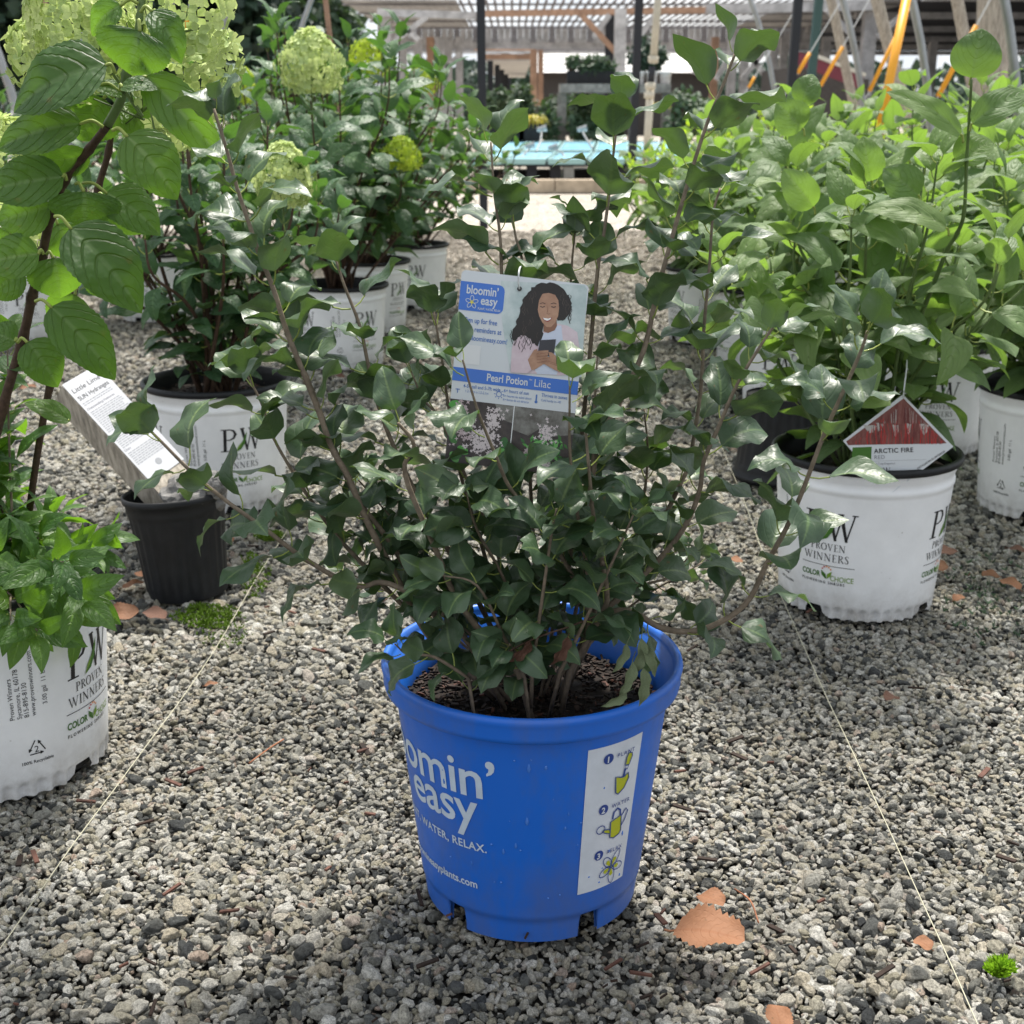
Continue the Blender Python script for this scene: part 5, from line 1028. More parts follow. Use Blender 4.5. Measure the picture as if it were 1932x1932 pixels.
dp.serif('PW', 950, 965, 56, M_ink, layer=.8, gap=.05, sx=1.05, ax=((.9992, -.035), (.035, .9992))); dp.serif('PROVEN', 952, 990, 15, M_ink, layer=.8, ax=((.9992, -.035), (.035, .9992)), sx=1.2)
a_ = math.atan2(-260, 400); dp.text('DETALLES EN EL INTERIOR', 1320, 925, 25, M_ink, ax=((math.cos(a_), math.sin(a_)), (-math.sin(a_), math.cos(a_))), layer=.8, bold=.015, spacing=1.05); dp.text('INSIDE |', 1200, 1000, 25, M_ink, ax=((math.cos(a_), math.sin(a_)), (-math.sin(a_), math.cos(a_))), layer=.8, bold=.015)
dp.flush()
mb = MB(); mb.tube(crom([df(1180, 240, 0), df(1184, 205, 4), P(*K2(1195, 120), 1.78), P(*K2(1215, -40), 1.79), P(*K2(1218, -120), 1.80)]), .0011, 6); mb.build('tie', M_wire, dtag, smooth=True)

# ------------------------------------------------------------------ strings, fallen leaves, moss, bark on the gravel
def ground_line(name, label, pts, r=.00055):
    path = crom([G(a, b, .010+.004*random.random()) for a, b in pts], 8); o = MB().tube(path, r, 6).build(name, M_string, None, smooth=True); tag(o, label, 'string'); return o
ground_line('string', 'thin pale string running over the gravel on the left of the blue pot', [(640, 860), (582, 942), (496, 1071), (418, 1205), (352, 1305), (285, 1395), (215, 1490), (140, 1590), (70, 1690), (0, 1790), (-60, 1870)])
ground_line('string', 'thin pale string running over the gravel on the right of the blue pot', [(1330, 760), (1359, 836), (1405, 948), (1447, 1062), (1548, 1290), (1600, 1400), (1668, 1545), (1730, 1680), (1790, 1810), (1850, 1945)])
def dead(label, cx, cy, size, ang, m=M_dead, seed=0, z=.016, W=.75, serr=.05, nx_=None, shape=(.45, .62)):
    me = leaf_mesh('dead_leaf', m, W=W, p=shape[0], q=shape[1], nu=20, nv=3, fold=.12, droop=.1, wave=.06, wf=1.4, curl=-.1, pet=.14, serr=serr, seed=seed, matp=m, petr=.02)
    o = bpy.data.objects.new('dead_leaf', me); C.objects.link(o); p = G(cx, cy, z); d = Vector((math.cos(ang), math.sin(ang), .05)); o.matrix_basis = lmat(p-d*size*.6, d, nx_ or Vector((.1, -.15, 1)), size); tag(o, label, 'dead leaf', 'dead leaves fallen on the gravel'); return o
dead('largest orange brown serrated dead leaf, right of the blue pot', 1334, 1768, .066, -.42, seed=1, W=.80, serr=.10, shape=(.42, .5))
dead('curled orange dead leaf just above the largest one', 1341, 1700, .030, -.9, seed=2, W=.9)
dead('torn pale orange leaf scrap near the right hand string', 1742, 1783, .017, 2.4, seed=3, W=1.0, shape=(.3, .4))
dead('reddish dead leaf cut off by the bottom edge of the picture', 1468, 1925, .030, 1.6, M_dead, 4)
dead('small orange dead leaf beside the left hand string', 398, 1292, .018, .2, seed=5, W=.5)
dead('bright rust dead leaf right of the nearest white pot', 232, 1160, .045, .3, seed=6, nx_=Vector((.2, -.5, 1)))
dead('dull brown dead leaf next to the foot of the ribbed black pot', 292, 1163, .040, 2.8, M_deadb, 7)
dead('flat orange dead leaf far left behind the hydrangea stem', 52, 733, .045, .1, seed=8)
dead('narrow orange leaf left of the ribbed black pot', 250, 1105, .035, .5, seed=9, W=.45); dead('small orange scrap left of the ribbed black pot, above the narrow leaf', 262, 1085, .02, 2.5, seed=10)
dead('small upright orange scrap right of the ribbed black pot', 437, 1020, .024, 1.5, seed=11, W=.4)
for i, (x, y, sz, t) in enumerate([(1783, 1045, .042, 'upper leaf of the brown pair right of the diamond tag pot'), (1770, 1070, .038, 'lower leaf of the brown pair right of the diamond tag pot'), (1870, 1088, .034, 'brown leaf midway between the brown pair and the right edge'), (1915, 1040, .04, 'brown leaf at the right edge below the cut off pot'), (1808, 1130, .022, 'small pale orange leaf below the brown pair'), (1905, 1105, .04, 'dark brown leaf at the right edge among the weeds'), (1680, 1318, .026, 'broken dark red leaf on the gravel under the diamond tag pot'), (1385, 1060, .03, 'dark red leaf left of the diamond tag pot'), (858, 945, .03, 'dark leaf behind the lilac'), (640, 712, .035, 'brown leaf between the rear pots left of the lilac')]):
    dead(t, x, y, sz, i*1.7, M_dead if i % 3 else M_deadb, 20+i)
mb = MB(); random.seed(77)
for k in range(260):
    x, y = random.uniform(-60, 1990), 1932*random.random()**.6; 
    if y < 1000: continue
    p = G(x, y, .008+random.uniform(0, .006)); l = random.choice((.003, .004, .006, .010)); a = random.uniform(0, 6.28); d = Vector((math.cos(a), math.sin(a), random.uniform(-.3, .3)))*l; mb.beam(p-d, p+d, l*random.uniform(.25, .6), .002, mi=random.choice((0, 0, 1)))
o = mb.build('bark_bits', [M_chip, M_chipr], None); tag(o, 'small brown and red bark bits scattered over the gravel', 'bark', kind='stuff')
def needle(a, b, label):
    o = MB().tube(crom([G(*a, .014), (G(*a, .016)+G(*b, .016))/2+Vector((.004, .003, .003)), G(*b, .013)], 5), .0009, 5).build('dry_stalk', M_deado, None, smooth=True); tag(o, label, 'twig')
needle((1540, 1790), (1572, 1728-90), 'thin brown stalk right of the small curled dead leaf') if False else needle((2170*.6389, 2625*.6389), (2240*.6389, 2725*.6389), 'thin brown stalk standing by the curled dead leaf')
needle((20, 1480), (175, 1418), 'thin rusty stalk in front of the nearest white pot'); needle((470, 1440), (535, 1395), 'red brown leaf stalk lying left of the blue pot')
def moss(name, label, cx, cy, rx, ry, n, h, m=M_moss, seed=1):
    random.seed(seed); mb = MB()
    for _ in range(n):
        a = random.uniform(0, 6.28); q = math.sqrt(random.random()); x, y = cx+rx*q*math.cos(a)*random.uniform(.6, 1.1), cy+ry*q*math.sin(a)
        p = G(x, y, .004+.008*(1-q)); 
        for k in range(3):
            d = Vector((random.uniform(-1, 1), random.uniform(-1, 1), random.uniform(.4, 1.4))).normalized()*h*random.uniform(.5, 1.2); s_ = d.orthogonal().normalized()*h*.16; mb.add([p-s_, p+s_, p+d*.6+s_*.8, p+d, p+d*.6-s_*.8], [(0, 1, 2, 3, 4)])
    o = mb.build(name, m, None); tag(o, label, 'moss', kind='stuff')
moss('moss', 'green moss spreading from the foot of the ribbed black pot', 390, 1163, 66, 24, 420, .0065, seed=1); moss('moss', 'sparse moss specks right of the ribbed black pot', 480, 1085, 32, 45, 160, .007, seed=2); moss('moss', 'yellow green moss patch under the low left lilac twig', 510, 1012, 34, 10, 180, .007, seed=3)
moss('moss', 'bright green moss tuft at the bottom right', 1887, 1828, 26, 17, 420, .007, mat('bright_moss', (.20, .38, .01), .8, .2, var=.3, nscale=60), seed=4)
moss('weeds', 'low green weeds under the dogwoods at the right edge', 1870, 1130, 110, 90, 90, .011, L_far, seed=5); moss('moss', 'dull moss specks along the left string', 420, 1185, 60, 40, 160, .005, seed=6)

# ------------------------------------------------------------------ greenhouse hoops, posts, poles, guards
def pole(name, label, cat, a, b, Y, wpx, m, group=None, part=None, n=10, Y2=None, base=True):
    p, q = P(*a, Y), P(*b, Y2 or Y); d = (q-p)
    r = wpx/2/F*Y
    if base: t = (0-p.z)/d.z; q = p+d*t
    if p.z > 1.2: p = q+(p-q)*1.6
    root = thing(name, label, cat, tuple(q), group); mb = MB(); N = 8; mb.tube([p.lerp(q, i/(N-1))+Vector((random.uniform(-1, 1)*r*.06, 0, 0)) for i in range(N)], r, n); mb.build(part or 'shaft', m, root, smooth=n > 6); return root
def square(name, label, cat, a, b, Y, wpx, m, group=None, Y2=None):
    p, q = P(*a, Y), P(*b, Y2 or Y); d = q-p; q = p+d*((0-p.z)/d.z)
    if p.z > 1.2: p = q+(p-q)*1.6
    root = thing(name, label, cat, tuple(q), group); MB().beam(p, q, wpx/F*Y).build('shaft', m, root); return root
square('black_post', 'black square post left of the aisle, rising behind the hydrangeas', 'post', (907, 0), (913, 430), 8.5, 15, M_darkpost)
square('black_post', 'thin black post leaning slightly, in front of the blue trays', 'post', (1206, 0), (1191, 345), 12.4, 14, M_darkpost)
square('black_post', 'dark post right of centre above the dogwoods', 'post', (1506, 0), (1494, 147), 9.0, 15, M_darkpost); square('dark_green_post', 'dark green post left of the red roof', 'post', (1545, 0), (1533, 123), 14, 14, mat('dark_green_paint', (.03, .07, .065), .6))
def hoop(label, cx, Y, a=2.35, h=3.15, rad=.024):
    root = thing('hoop', label, 'greenhouse hoop', (cx, Y, 0), 'curved grey pipes of the greenhouse frame')
    for sd in (-1, 1):
        path = [Vector((cx+sd*a*math.cos(t), Y, h*math.sin(t))) for t in [math.pi/2*i/22 for i in range(23)]]; MB().tube(path, rad, 10).build('pipe', M_galv, root, smooth=True)
    return root
hoop('curved grey pipe whose right leg stands beside the leaning tan pole', .17, 9.5); hoop('curved grey pipe with its right leg just left of the round wooden pole', .17, 8.0); hoop('nearest curved grey pipe, seen at the top right corner', .17, 6.6); hoop('farthest curved grey pipe behind the left hydrangeas', .17, 12.6); hoop('curved grey pipe at the top left corner in front of the dark tree', -5.75, 9.5, rad=.03)
pole('round_pole', 'thick round wooden utility pole at the right', 'pole', (1874, 0), (1872, 200), 9, 54, M_post, n=20)
pole('wooden_pole', 'leaning tan pole behind the long orange guard', 'pole', (1655, 0), (1718, 244), 10.5, 22, M_post, 'leaning tan poles'); pole('wooden_pole', 'short leaning tan pole left of the main curved pipe', 'pole', (1579, 52), (1612, 203), 11, 17, M_post, 'leaning tan poles'); pole('wooden_pole', 'leaning tan pole left of the thick round pole', 'pole', (1806, 0), (1824, 100), 10, 22, M_post, 'leaning tan poles')
pole('wooden_stake', 'brown stake leaning at the upper left beside the lime flower head', 'stake', (83, 0), (103, 68), 8, 9, M_woodb); pole('wooden_stake', 'dark brown stake above the tallest lime flower head', 'stake', (614, 0), (626, 100), 8, 9, M_woodb)
def guard(label, a, b, Y, wpx, Y2=None):
    root = thing('orange_guard', label, 'cable guard', tuple(P(*b, Y2 or Y)), 'orange guards over the anchor cables'); MB().tube([P(*a, Y), P(*b, Y2 or Y)], wpx/2/F*Y, 8).build('tube', M_orange, root, smooth=True)
    d = P(*a, Y)-P(*b, Y2 or Y); MB().tube([P(*b, Y2 or Y)-d.normalized()*.4, P(*a, Y)+d.normalized()*(.9)], .004, 5).build('cable', M_wire, root)
guard('longest and brightest orange guard, crossing from the top edge down to the dogwoods', (1714, -20), (1653, 275), 7.5, 16, 7.2); guard('thin orange guard branching from the longest one', (1694, 62), (1640, 172), 9.5, 7); guard('orange guard leaning against the thick round pole', (1842, 48), (1770, 182), 8.5, 9)
guard('orange guard in front of the short leaning tan pole', (1590, 88), (1548, 162), 10, 7); guard('short orange guard right of the dark post', (1528, 100), (1505, 138), 10, 7); guard('tiny orange guard left of the dark post', (1424, 145), (1412, 165), 12, 5); guard('short orange guard glimpsed between the lime flowers at the upper left', (357, 18), (352, 60), 5, 11)
pr_ = thing('riser_pipe', 'cream plastic riser pipe with couplings next to the thin black post', 'pipe', tuple(P(1219, 330, 12.2))); M_pvc = mat('cream_plastic', (.50, .46, .37), .5, .4, var=.15, nscale=5)
MB().tube([P(1246, -60, 12.2), P(1232, 120, 12.2)], .033, 10).build('pipe', M_pvc, pr_, smooth=True); MB().tube([P(1231, 125, 12.2), P(1228, 155, 12.2)], .030, 10).build('valve', M_darkpost, pr_, smooth=True); MB().tube([P(1228, 155, 12.2), P(1217, 340, 12.2)], .035, 10).build('pipe', M_pvc, pr_, smooth=True)
for y in (112, 163, 180): MB().tube([P(1246-y*.115, y-6, 12.2), P(1245-y*.115, y+6, 12.2)], .047, 10).build('coupling', M_pvc, pr_, smooth=True)

# ------------------------------------------------------------------ bench of blue trays, timber kerb, watering wands
M_tray = mat('tray_teal', (.30, .50, .50), .35, .5); M_traywater = mat('tray_blue', (.16, .50, .72), .25, .5, var=.15, nscale=3, col2=(.40, .66, .76)); M_kerb = mat('timber_kerb', (.40, .33, .25), .85, .2, var=.3, nscale=5)
def tray(label, fl, fr, br, bl_, D1, D2):
    p = [P(*fl, D1), P(*fr, D1), P(*br, D2), P(*bl_, D2)]; c = sum(p, Vector())/4; root = thing('blue_tray', label, 'tray', tuple(c), 'blue trays set out in two rows on the bench'); q = [c+(v-c)*.90+Vector((0, 0, -.01)) for v in p]; dn_ = Vector((0, 0, -.05))
    MB().add(p+[c+(v-c)*.90 for v in p]+[v+dn_ for v in p], [(0, 1, 5, 4), (1, 2, 6, 5), (2, 3, 7, 6), (3, 0, 4, 7), (0, 8, 9, 1), (1, 9, 10, 2), (2, 10, 11, 3), (3, 11, 8, 0), (8, 11, 10, 9)]).build('rim', M_tray, root)
    MB().add(q, [(0, 1, 2, 3)]).build('tray_floor', M_traywater, root); return p
xs1 = [(880, 900), (953, 984), (1032, 1053), (1107, 1121), (1181, 1188), (1250, 1250), (1320, 1312)]; nm = ['first', 'second', 'third', 'fourth', 'fifth', 'sixth']
for i in range(6): tray('%s blue tray from the left in the front row of the bench' % nm[i], (xs1[i][0]+2, 300), (xs1[i+1][0]-3, 300), (xs1[i+1][1]-2, 285), (xs1[i][1]+2, 285), 12.9, 14.6)
xs2 = [(910, 935), (981, 999), (1051, 1062), (1120, 1126), (1188, 1188), (1250, 1246), (1310, 1300)]
for i in range(6): tray('%s blue tray from the left in the back row of the bench' % nm[i], (xs2[i][0]+2, 283), (xs2[i+1][0]-3, 283), (xs2[i+1][1]-2, 266), (xs2[i][1]+2, 266), 14.8, 17.4)
bench = thing('bench', 'low dark bench carrying the two rows of blue trays', 'bench', tuple(P(1080, 335, 13.2)))
MB().beam(P(880, 309, 13.0), P(1320, 309, 13.0), .10, .05).build('rail', M_darkpost, bench)
for i, x in enumerate((905, 960, 1003, 1047, 1072, 1123, 1170, 1230, 1290)): MB().box(P(x, 322, 13.15), (.10, .3, .13)).build('leg', M_galv if i % 3 == 1 else M_darkpost, bench)
for i, x in enumerate((930, 985, 1035, 1090, 1150, 1200, 1260)): 
    c = P(x, 326, 13.6); r_ = thing('black_crate', '%s black crate from the left stored under the tray bench' % ['first', 'second', 'third', 'fourth', 'fifth', 'sixth', 'seventh'][i], 'crate', (c.x, c.y, 0), 'black crates under the bench'); MB().box((c.x, c.y, .07), (.24, .3, .13)).build('crate_body', M_blackp, r_); MB().box((c.x, c.y, .145), (.25, .31, .012)).build('crate_rim', M_blackp, r_)
for (x0, x1, lab) in ((850, 1046, 'left timber kerb beam laid along the end of the aisle'), (1048, 1330, 'right timber kerb beam laid along the end of the aisle')):
    a, b = G(x0, 361), G(x1, 361); o = thing('timber_kerb', lab, 'kerb', ((a.x+b.x)/2, a.y, 0), 'timber kerbs'); MB().box(((a.x+b.x)/2, a.y+.1, .045), (b.x-a.x, .2, .115)).build('beam', M_kerb, o)
for i, pts in enumerate([[(1022, 250), (1020, 268), (1012, 290)], [(1043, 285), (1062, 293), (1068, 315), (1072, 325)], [(1098, 250), (1108, 268), (1118, 283)], [(1000, 282), (985, 300), (980, 320)]]):
    r_ = thing('watering_wand', ['leftmost upright watering wand over the trays', 'watering wand bending down over the front tray edge', 'watering wand sloping over the back row of trays', 'thin bent wand at the left end of the trays'][i], 'watering wand', tuple(P(*pts[0], 13.6)), 'watering wands on the tray bench'); MB().tube(crom([P(a, b-3, 14-.3*k) for k, (a, b) in enumerate(pts)], 5), .010, 6).build('tube', M_galv, r_, smooth=True); q = P(pts[0][0], pts[0][1]-5, 14.0); MB().tube([q+Vector((-.05, 0, 0)), q+Vector((.05, 0, .02))], [.02, .035], 8).build('head', M_galv, r_)

# ------------------------------------------------------------------ lath house
lath = thing('lath_house', 'large weathered grey timber shade house with a slatted see-through roof', 'building', (2, 24, 0)); ZR = P(1180, 16, 24).z
M_lw = mat('hazed_wood', (.46, .45, .45), .85, .2, var=.3, nscale=5); M_lw2 = mat('tan_wood', (.40, .25, .17), .85, .2, var=.25, nscale=5); M_lath = mat('lath_hazed', (.26, .25, .26), .85, .2, var=.2)  # main timber and lath greys are lightened, distance haze put into their colour
def lb(a, b, Y, w_, m=M_lw, nm='beam', Y2=None, h=None): MB().beam(P(*a, Y), P(*b, Y2 or Y), w_, h).build(nm, m, lath)
lb((712, 24), (905, 30), 24, .14, h=.12); lb((905, 26), (1330, 19), 23.9, .14, M_lw2, h=.10); lb((1330, 18), (1655, 10), 24, .14, h=.16)
def post(px, Y, w_, m=M_lw, ytop=16): a = P(px, ytop, Y); MB().box((a.x, Y, a.z/2), (w_, w_, a.z)).build('post', m, lath)
post(725, 24.3, .22); post(1171, 23.6, .19); post(1151, 26, .16, M_darkpost, 20); post(1643, 24.3, .22); 
for x, Y, m in ((788, 27, M_lw), (812, 28, M_lw2), (829, 28, M_lw), (845, 29, M_lw), (760, 30, M_lw), (866, 31, M_lw), (1383, 27, M_lw), (1407, 27, M_lw), (1462, 29, M_lw), (1480, 30, M_lw), (1350, 31, M_lw2), (1560, 29, M_lw), (1590, 32, M_lw)): post(x, Y, .16, m, 70)
for a, b, m in (((805, 32), (745, 78), M_lw), ((745, 35), (790, 75), M_lw), ((1097, 28), (1163, 100), M_lw2), ((1236, 28), (1206, 70), M_lw), ((1150, 28), (1120, 70), M_lw), ((1560, 18), (1606, 66), M_lw), ((1700, 30), (1655, 70), M_lw), ((870, 100), (826, 145), M_lw), ((822, 100), (850, 130), M_lw), ((1330, 80), (1310, 140), M_lw), ((1385, 96), (1350, 150), M_lw), ((1410, 96), (1455, 160), M_lw), ((1440, 100), (1400, 150), M_lw)): lb(a, b, 26 if a[1] > 60 else 23.8, .09, m, 'brace')
# roof: purlins across, laths running away from the camera; solid boards at both ends
Y0, Y1 = 24, 31.5
for i in range(4): y = Y0+.6+i*(Y1-Y0-.6)/3; MB().box((2.0, y, ZR+.11), (10, .07, .035)).build('purlin', M_lath, lath)
x = -2.9
while x < 7.0:
    solid = x < -.9 or x > 5.1; MB().box((x, (Y0+Y1)/2, ZR+.14), (.115 if solid else .048, Y1-Y0, .02)).build('lath', M_lw if solid else M_lath, lath); x += .125 if solid else .150
ZF = P(1180, 80, 31.5).z
mb = MB(); x = -3.0
for k in range(70): MB().box((x, 31.6, (ZR+.16+ZF)/2), (.138, .02, ZR+.16-ZF)).build('fascia_lath', M_lw if k % 3 else M_lath, lath); x += .145
Z3, Z4 = P(1180, 82, 35).z, P(1180, 101, 35).z
for k in range(44): MB().box((-3.4+k*.24, 35, (Z3+Z4)/2), (.225, .02, Z3-Z4)).build('fascia_lath', M_lw, lath)
for k in range(4): MB().box((1.8, 34.9, Z4+(Z3-Z4)*(k+.5)/4), (10.6, .05, .05)).build('fascia_rail', M_lath if k % 2 else M_lw, lath)
MB().box((2, 31.7, ZF-.02), (10.2, .1, .22)).build('beam', M_lw, lath)
lb((895, 84), (1010, 84), 32.5, .26, M_lw2); lb((915, 107), (1003, 107), 27, .10, M_lw2); lb((1007, 94), (1007, 200), 26, .13, M_lw2, 'post', h=.13); lb((1020, 94), (1020, 200), 27, .10, M_lw2, 'post', h=.10)
a = P(916, 112, 31); b = P(1003, 112, 31); MB().box(((a.x+b.x)/2, 39, a.z), (b.x-a.x, 16, .05)).build('ceiling_panel', mat('pale_panel', (.60, .58, .56), .7, .2, var=.1, nscale=2), lath)
for i, (x, Y) in enumerate(((925, 31), (938, 34), (947, 38), (955, 43), (961, 48))): post(x, Y, .13, M_darkpost, 115)
shed = thing('far_shed', 'low brown shed with a pale plank roof behind the slatted shade house', 'building', (3, 44, 0)); M_pale = mat('pale_planks', (.58, .57, .56), .8, .2, var=.15, nscale=3); M_shedw = mat('dark_brown_boards', (.08, .072, .068), .8, .2, var=.2)
a, b = P(1010, 137, 42), P(1350, 137, 42); MB().box(((a.x+b.x)/2, 43, a.z/2), (b.x-a.x, 2, a.z)).build('wall', M_shedw, shed)
for k in range(5):
    y0_, y1_ = 137-k*8, 137-(k+1)*8+1.5; q = [P(1005, y0_, 41.5+k*.8), P(1352, y0_, 41.5+k*.8), P(1352, y1_, 42.2+k*.8), P(1005, y1_, 42.2+k*.8)]; MB().add(q, [(0, 1, 2, 3)]).build('roof_plank', M_pale, shed)
can = thing('shade_canopy', 'wide dark grey shade cloth canopy over the right side of the yard', 'canopy', (14, 30, 0)); M_cloth = mat('shade_cloth', (.085, .088, .10), .8, .2, var=.15, nscale=1.5); zc = P(1700, 98, 46).z
for k in range(7):
    y0_ = 16+k*4.3; MB().add([(P(1655, 50, 1).x*0+6.6, y0_, zc+.3), (40, y0_, zc+.3), (40, y0_+2.1, zc-.05), (6.6, y0_+2.1, zc-.05)]+[(40, y0_+4.2, zc+.3), (6.6, y0_+4.2, zc+.3)], [(0, 1, 2, 3), (3, 2, 4, 5)]).build('cloth_bay', M_cloth, can)
    MB().beam((6.6, y0_+2.1, zc-.12), (40, y0_+2.1, zc-.12), .12).build('beam', M_lw, can)
for x, Y in ((9.5, 28), (12.5, 28), (16, 28), (11, 36), (14.5, 36), (18.5, 36), (9.8, 44), (15, 44)): MB().box((x, Y, zc/2), (.2, .2, zc)).build('post', M_lw, can)
red = thing('red_roof_shed', 'low shed with a maroon fascia and pale roof edge right of the shade house', 'building', tuple(P(1560, 200, 20))); M_mar = mat('maroon_paint', (.16, .03, .045), .6)
MB().beam(P(1500, 108, 20), P(1625, 156, 20), .05, .17).build('fascia', M_mar, red); MB().beam(P(1525, 100, 20), P(1632, 142, 20), .10, .05).build('roof_edge', mat('cream_edge', (.6, .56, .48), .7), red); a, b = P(1505, 125, 21), P(1640, 150, 21); MB().add([(a.x, 21, 0), (b.x, 21, 0), (b.x, 21, b.z), (a.x, 21, a.z), (a.x, 24, 0), (b.x, 24, 0), (b.x, 24, b.z), (a.x, 24, a.z)], [(0, 1, 2, 3), (3, 2, 6, 7), (0, 3, 7, 4), (1, 5, 6, 2), (4, 7, 6, 5)]).build('wall', M_shedw, red)

# ------------------------------------------------------------------ stock behind the trays, shelf, trees
def cloud_leaves(cen, rad, n, size, seed, lumps=9):
    random.seed(seed); c0_ = Vector(cen); L_ = []; lp = []
    for k in range(lumps):
        d = Vector((random.gauss(0, 1), random.gauss(0, 1), random.gauss(0, 1))).normalized(); lp.append((c0_+Vector((d.x*rad[0], d.y*rad[1], d.z*rad[2]))*.58, random.uniform(.32, .55)))
    for _ in range(n):
        c, s_ = random.choice(lp); d = Vector((random.gauss(0, 1), random.gauss(0, 1), random.gauss(0, 1))).normalized()*random.uniform(.55, 1)**.5
        p = c+Vector((d.x*rad[0], d.y*rad[1], d.z*rad[2]))*s_; L_.append(lmat(p, Vector((random.uniform(-1, 1), random.uniform(-1, 1), random.uniform(-.6, .8))), d+Vector((0, 0, .6)), size*random.uniform(.6, 1.3)))
    return L_
def far_plant(name, label, px, py0, py1, wpx, Y, kind='far', n=900, size=.10, group='evergreens in pots behind the trays', seed=1, pot=True):
    a, b = P(px, py0, Y), P(px, py1, Y); h = a.z-b.z; w_ = wpx/F*Y; root = thing(name, label, 'plant', (a.x, Y, max(0, b.z)), group)
    L_ = cloud_leaves((a.x, Y, (a.z+b.z)/2), (w_/2, w_/2, h/2), n, size, seed); join_leaves(root, L_, kind); MB().tube([(a.x, Y, max(0, b.z-.1)), (a.x, Y, a.z-h*.3)], .02, 6).build('trunk', M_twigd, root)
    return root
for i, (px, a, b, w_, Y, lab) in enumerate([(1105, 158, 262, 80, 18.5, 'broad soft conifer behind the middle of the trays'), (1050, 175, 262, 60, 18.8, 'conifer behind the trays, right of the brown post'), (985, 150, 250, 50, 20, 'dark conifer behind the golden grass, under the pale ceiling'), (945, 165, 225, 60, 21, 'loose shrub between the black post and the dark conifer'), (1160, 180, 262, 60, 18.2, 'conifer in front of the light grey post'), (1290, 170, 262, 110, 17.5, 'wide conifer right of the cream riser pipe'), (1370, 180, 262, 90, 18.5, 'conifer under the two grey posts'), (1035, 215, 264, 40, 17.8, 'small clipped evergreen left of the trays centre'), (1093, 215, 266, 34, 17.8, 'upright clipped evergreen behind the trays'), (1125, 212, 266, 36, 17.8, 'upright clipped evergreen next to the thin black post')]): far_plant('conifer', lab, px, a, b, w_, Y, seed=600+i, n=700 if i < 7 else 400)
shelf = thing('shelf', 'raised grey timber shelf behind the light grey post', 'shelf', tuple(P(1160, 262, 18))); a, b = P(1055, 167, 18), P(1262, 167, 18); MB().beam(a, b, .5, .11).build('board', M_wood, shelf)
for x in (1060, 1130, 1195, 1258): c = P(x, 175, 18); MB().box((c.x, 18, c.z/2), (.12, .12, c.z)).build('leg', M_wood, shelf)
for i in range(5):
    c = P(1078+i*18, 148, 18); r_ = thing('black_square_pot', ['first', 'second', 'third', 'fourth', 'fifth'][i]+' black pot from the left on the raised shelf', 'plant pot', (c.x, 18, a.z+.055), 'black pots on the raised shelf'); MB().box((c.x, 18, c.z-.005), (.125, .13, .17)).build('pot_body', M_blackp, r_); MB().box((c.x, 18, c.z+.085), (.132, .137, .015)).build('pot_rim', M_blackp, r_)
    far_plant('conifer', ['first', 'second', 'third', 'fourth', 'fifth'][i]+' small conifer from the left on the raised shelf', 1078+i*18, 106, 142, 28, 18, seed=640+i, n=260, size=.07, group='small conifers on the raised shelf')
for i in range(4):
    c = P(1180+i*25, 148, 18); r_ = thing('pale_pot', ['first', 'second', 'third', 'fourth'][i]+' pale grey pot from the left at the right end of the shelf', 'plant pot', (c.x, 18, a.z+.055), 'pale pots on the raised shelf'); mb = MB(); lathe(mb, [(.065, -.085), (.08, .07), (.086, .07), (.086, .085), (.07, .085)], 24); o = mb.build('pot_body', M_white, r_, off=(0, 0, 0), smooth=True); o.location = (0, 0, c.z-(a.z+.055))
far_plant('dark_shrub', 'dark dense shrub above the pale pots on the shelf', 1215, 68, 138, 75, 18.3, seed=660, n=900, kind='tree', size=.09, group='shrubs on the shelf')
for i, (px, w_) in enumerate(((935, 44), (968, 48), (1000, 40), (1240, 30))):
    Y = 17.5 if i < 3 else 16; c = P(px, 262, Y); root = thing('golden_grass', ['left clump of golden arching grass behind the trays', 'middle clump of golden arching grass behind the trays', 'right clump of golden arching grass behind the trays', 'small golden grass clump right of the cream pipe'][i], 'grass', (c.x, Y, .25), 'golden grasses'); random.seed(680+i)
    L_ = []
    for k in range(170): an = random.uniform(0, 6.28); L_.append(lmat(Vector((c.x+random.uniform(-.07, .07), Y+random.uniform(-.07, .07), P(px, 238 if i < 3 else 205, Y).z)), Vector((math.cos(an)*random.uniform(.2, 1), math.sin(an)*.6, random.uniform(.6, 1.6))), Vector((-math.cos(an), -math.sin(an), 1)), random.uniform(.18, .42)*(.5 if i == 3 else 1)))
    join_leaves(root, L_, 'pgrass', 'blades')
    if i < 3: q = thing('black_pot', 'black pot under the '+['left', 'middle', 'right'][i]+' golden grass clump', 'plant pot', (c.x, Y, 0), 'black pots under the golden grasses'); zt = P(px, 236, Y).z; MB().box((c.x, Y, zt-.12), (.28, .28, .24)).build('pot_body', M_blackp, q); MB().box((c.x, Y, zt+.005), (.30, .30, .02)).build('pot_rim', M_blackp, q)
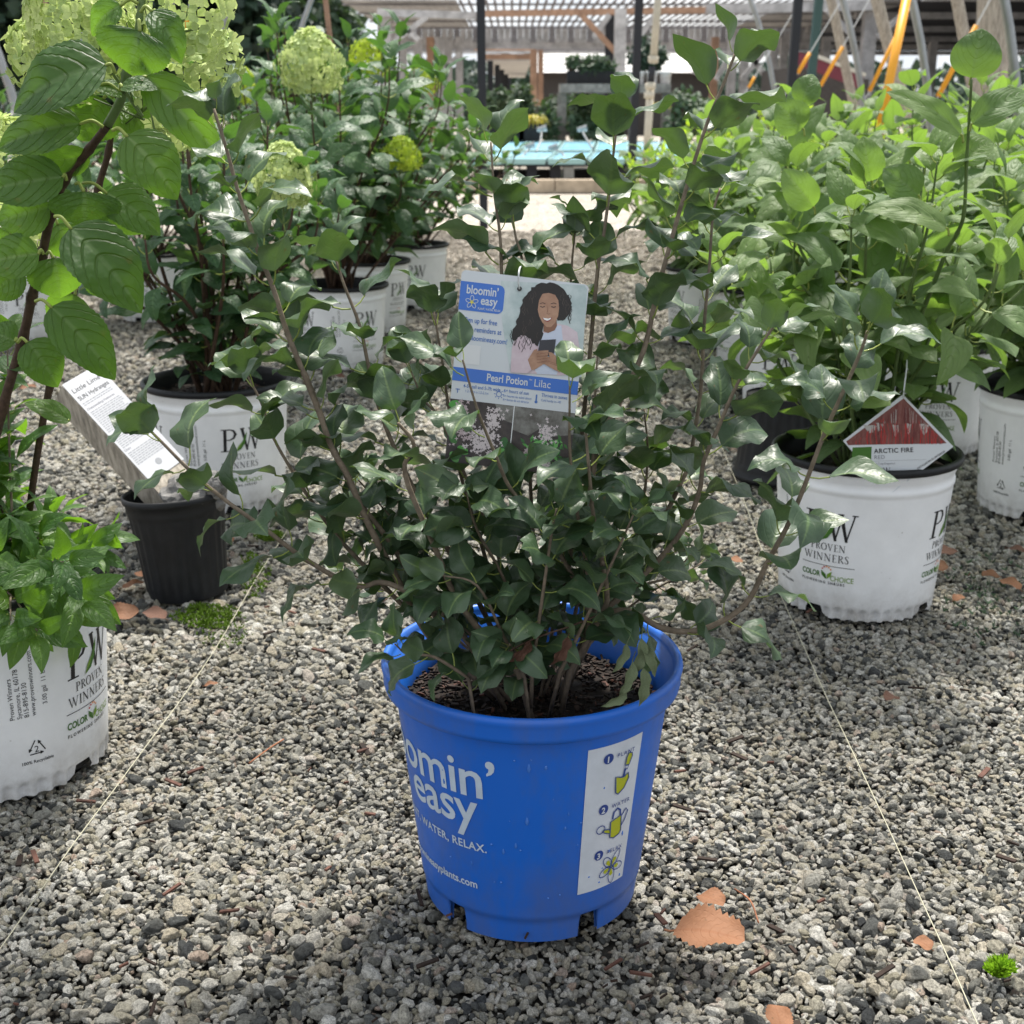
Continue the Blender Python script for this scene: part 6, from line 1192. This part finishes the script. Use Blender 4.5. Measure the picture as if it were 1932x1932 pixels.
def tree(label, px, ytop, wpx, Y, seed, n=5200, size=.42, kind='tree', lum=20, zlow=.35):
    a = P(px, ytop, Y); w_ = wpx/F*Y; h = a.z; root = thing('tree', label, 'tree', (a.x, Y, 0), 'trees beyond the yard'); MB().tube([(a.x, Y, 0), (a.x+.1, Y, h*.35), (a.x, Y, h*.7)], [.25, .2, .08], 10).build('trunk', M_twigd, root, smooth=True)
    for k in range(4): t = k*1.6; MB().tube([(a.x, Y, h*.35), (a.x+w_*.3*math.cos(t), Y+w_*.3*math.sin(t), h*.65)], [.12, .04], 6).build('limb', M_twigd, root)
    join_leaves(root, cloud_leaves((a.x, Y, h*(.5+zlow/2)), (w_/2, w_/2, h*(1-zlow)/2*1.1), n, size, seed, lum), kind, 'crown')
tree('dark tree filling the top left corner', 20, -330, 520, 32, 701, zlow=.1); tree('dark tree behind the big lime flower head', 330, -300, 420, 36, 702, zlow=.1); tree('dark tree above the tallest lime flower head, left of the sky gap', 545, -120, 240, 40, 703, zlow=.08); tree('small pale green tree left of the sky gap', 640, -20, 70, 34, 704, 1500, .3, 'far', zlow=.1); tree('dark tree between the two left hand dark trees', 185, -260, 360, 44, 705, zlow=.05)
random.seed(9); L_ = []
for k in range(13000):
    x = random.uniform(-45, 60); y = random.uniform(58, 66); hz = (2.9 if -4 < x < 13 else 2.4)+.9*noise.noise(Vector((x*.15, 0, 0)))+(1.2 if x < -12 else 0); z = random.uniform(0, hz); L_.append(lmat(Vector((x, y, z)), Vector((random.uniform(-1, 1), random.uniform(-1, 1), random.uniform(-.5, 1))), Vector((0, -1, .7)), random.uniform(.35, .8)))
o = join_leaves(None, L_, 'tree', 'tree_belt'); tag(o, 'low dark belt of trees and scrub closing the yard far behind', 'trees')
random.seed(10); L_ = []
for k in range(3500):
    x = random.uniform(5.8, 13); y = random.uniform(17, 19.5); hz = .85+.25*noise.noise(Vector((x*.8, 1, 0))); z = random.uniform(0, hz); L_.append(lmat(Vector((x, y, z)), Vector((random.uniform(-1, 1), random.uniform(-1, 1), random.uniform(-.5, 1))), Vector((0, -1, .9)), random.uniform(.10, .2)))
o = join_leaves(None, L_, 'far', 'low_scrub'); tag(o, 'dark low planting behind the poles on the right', 'scrub')
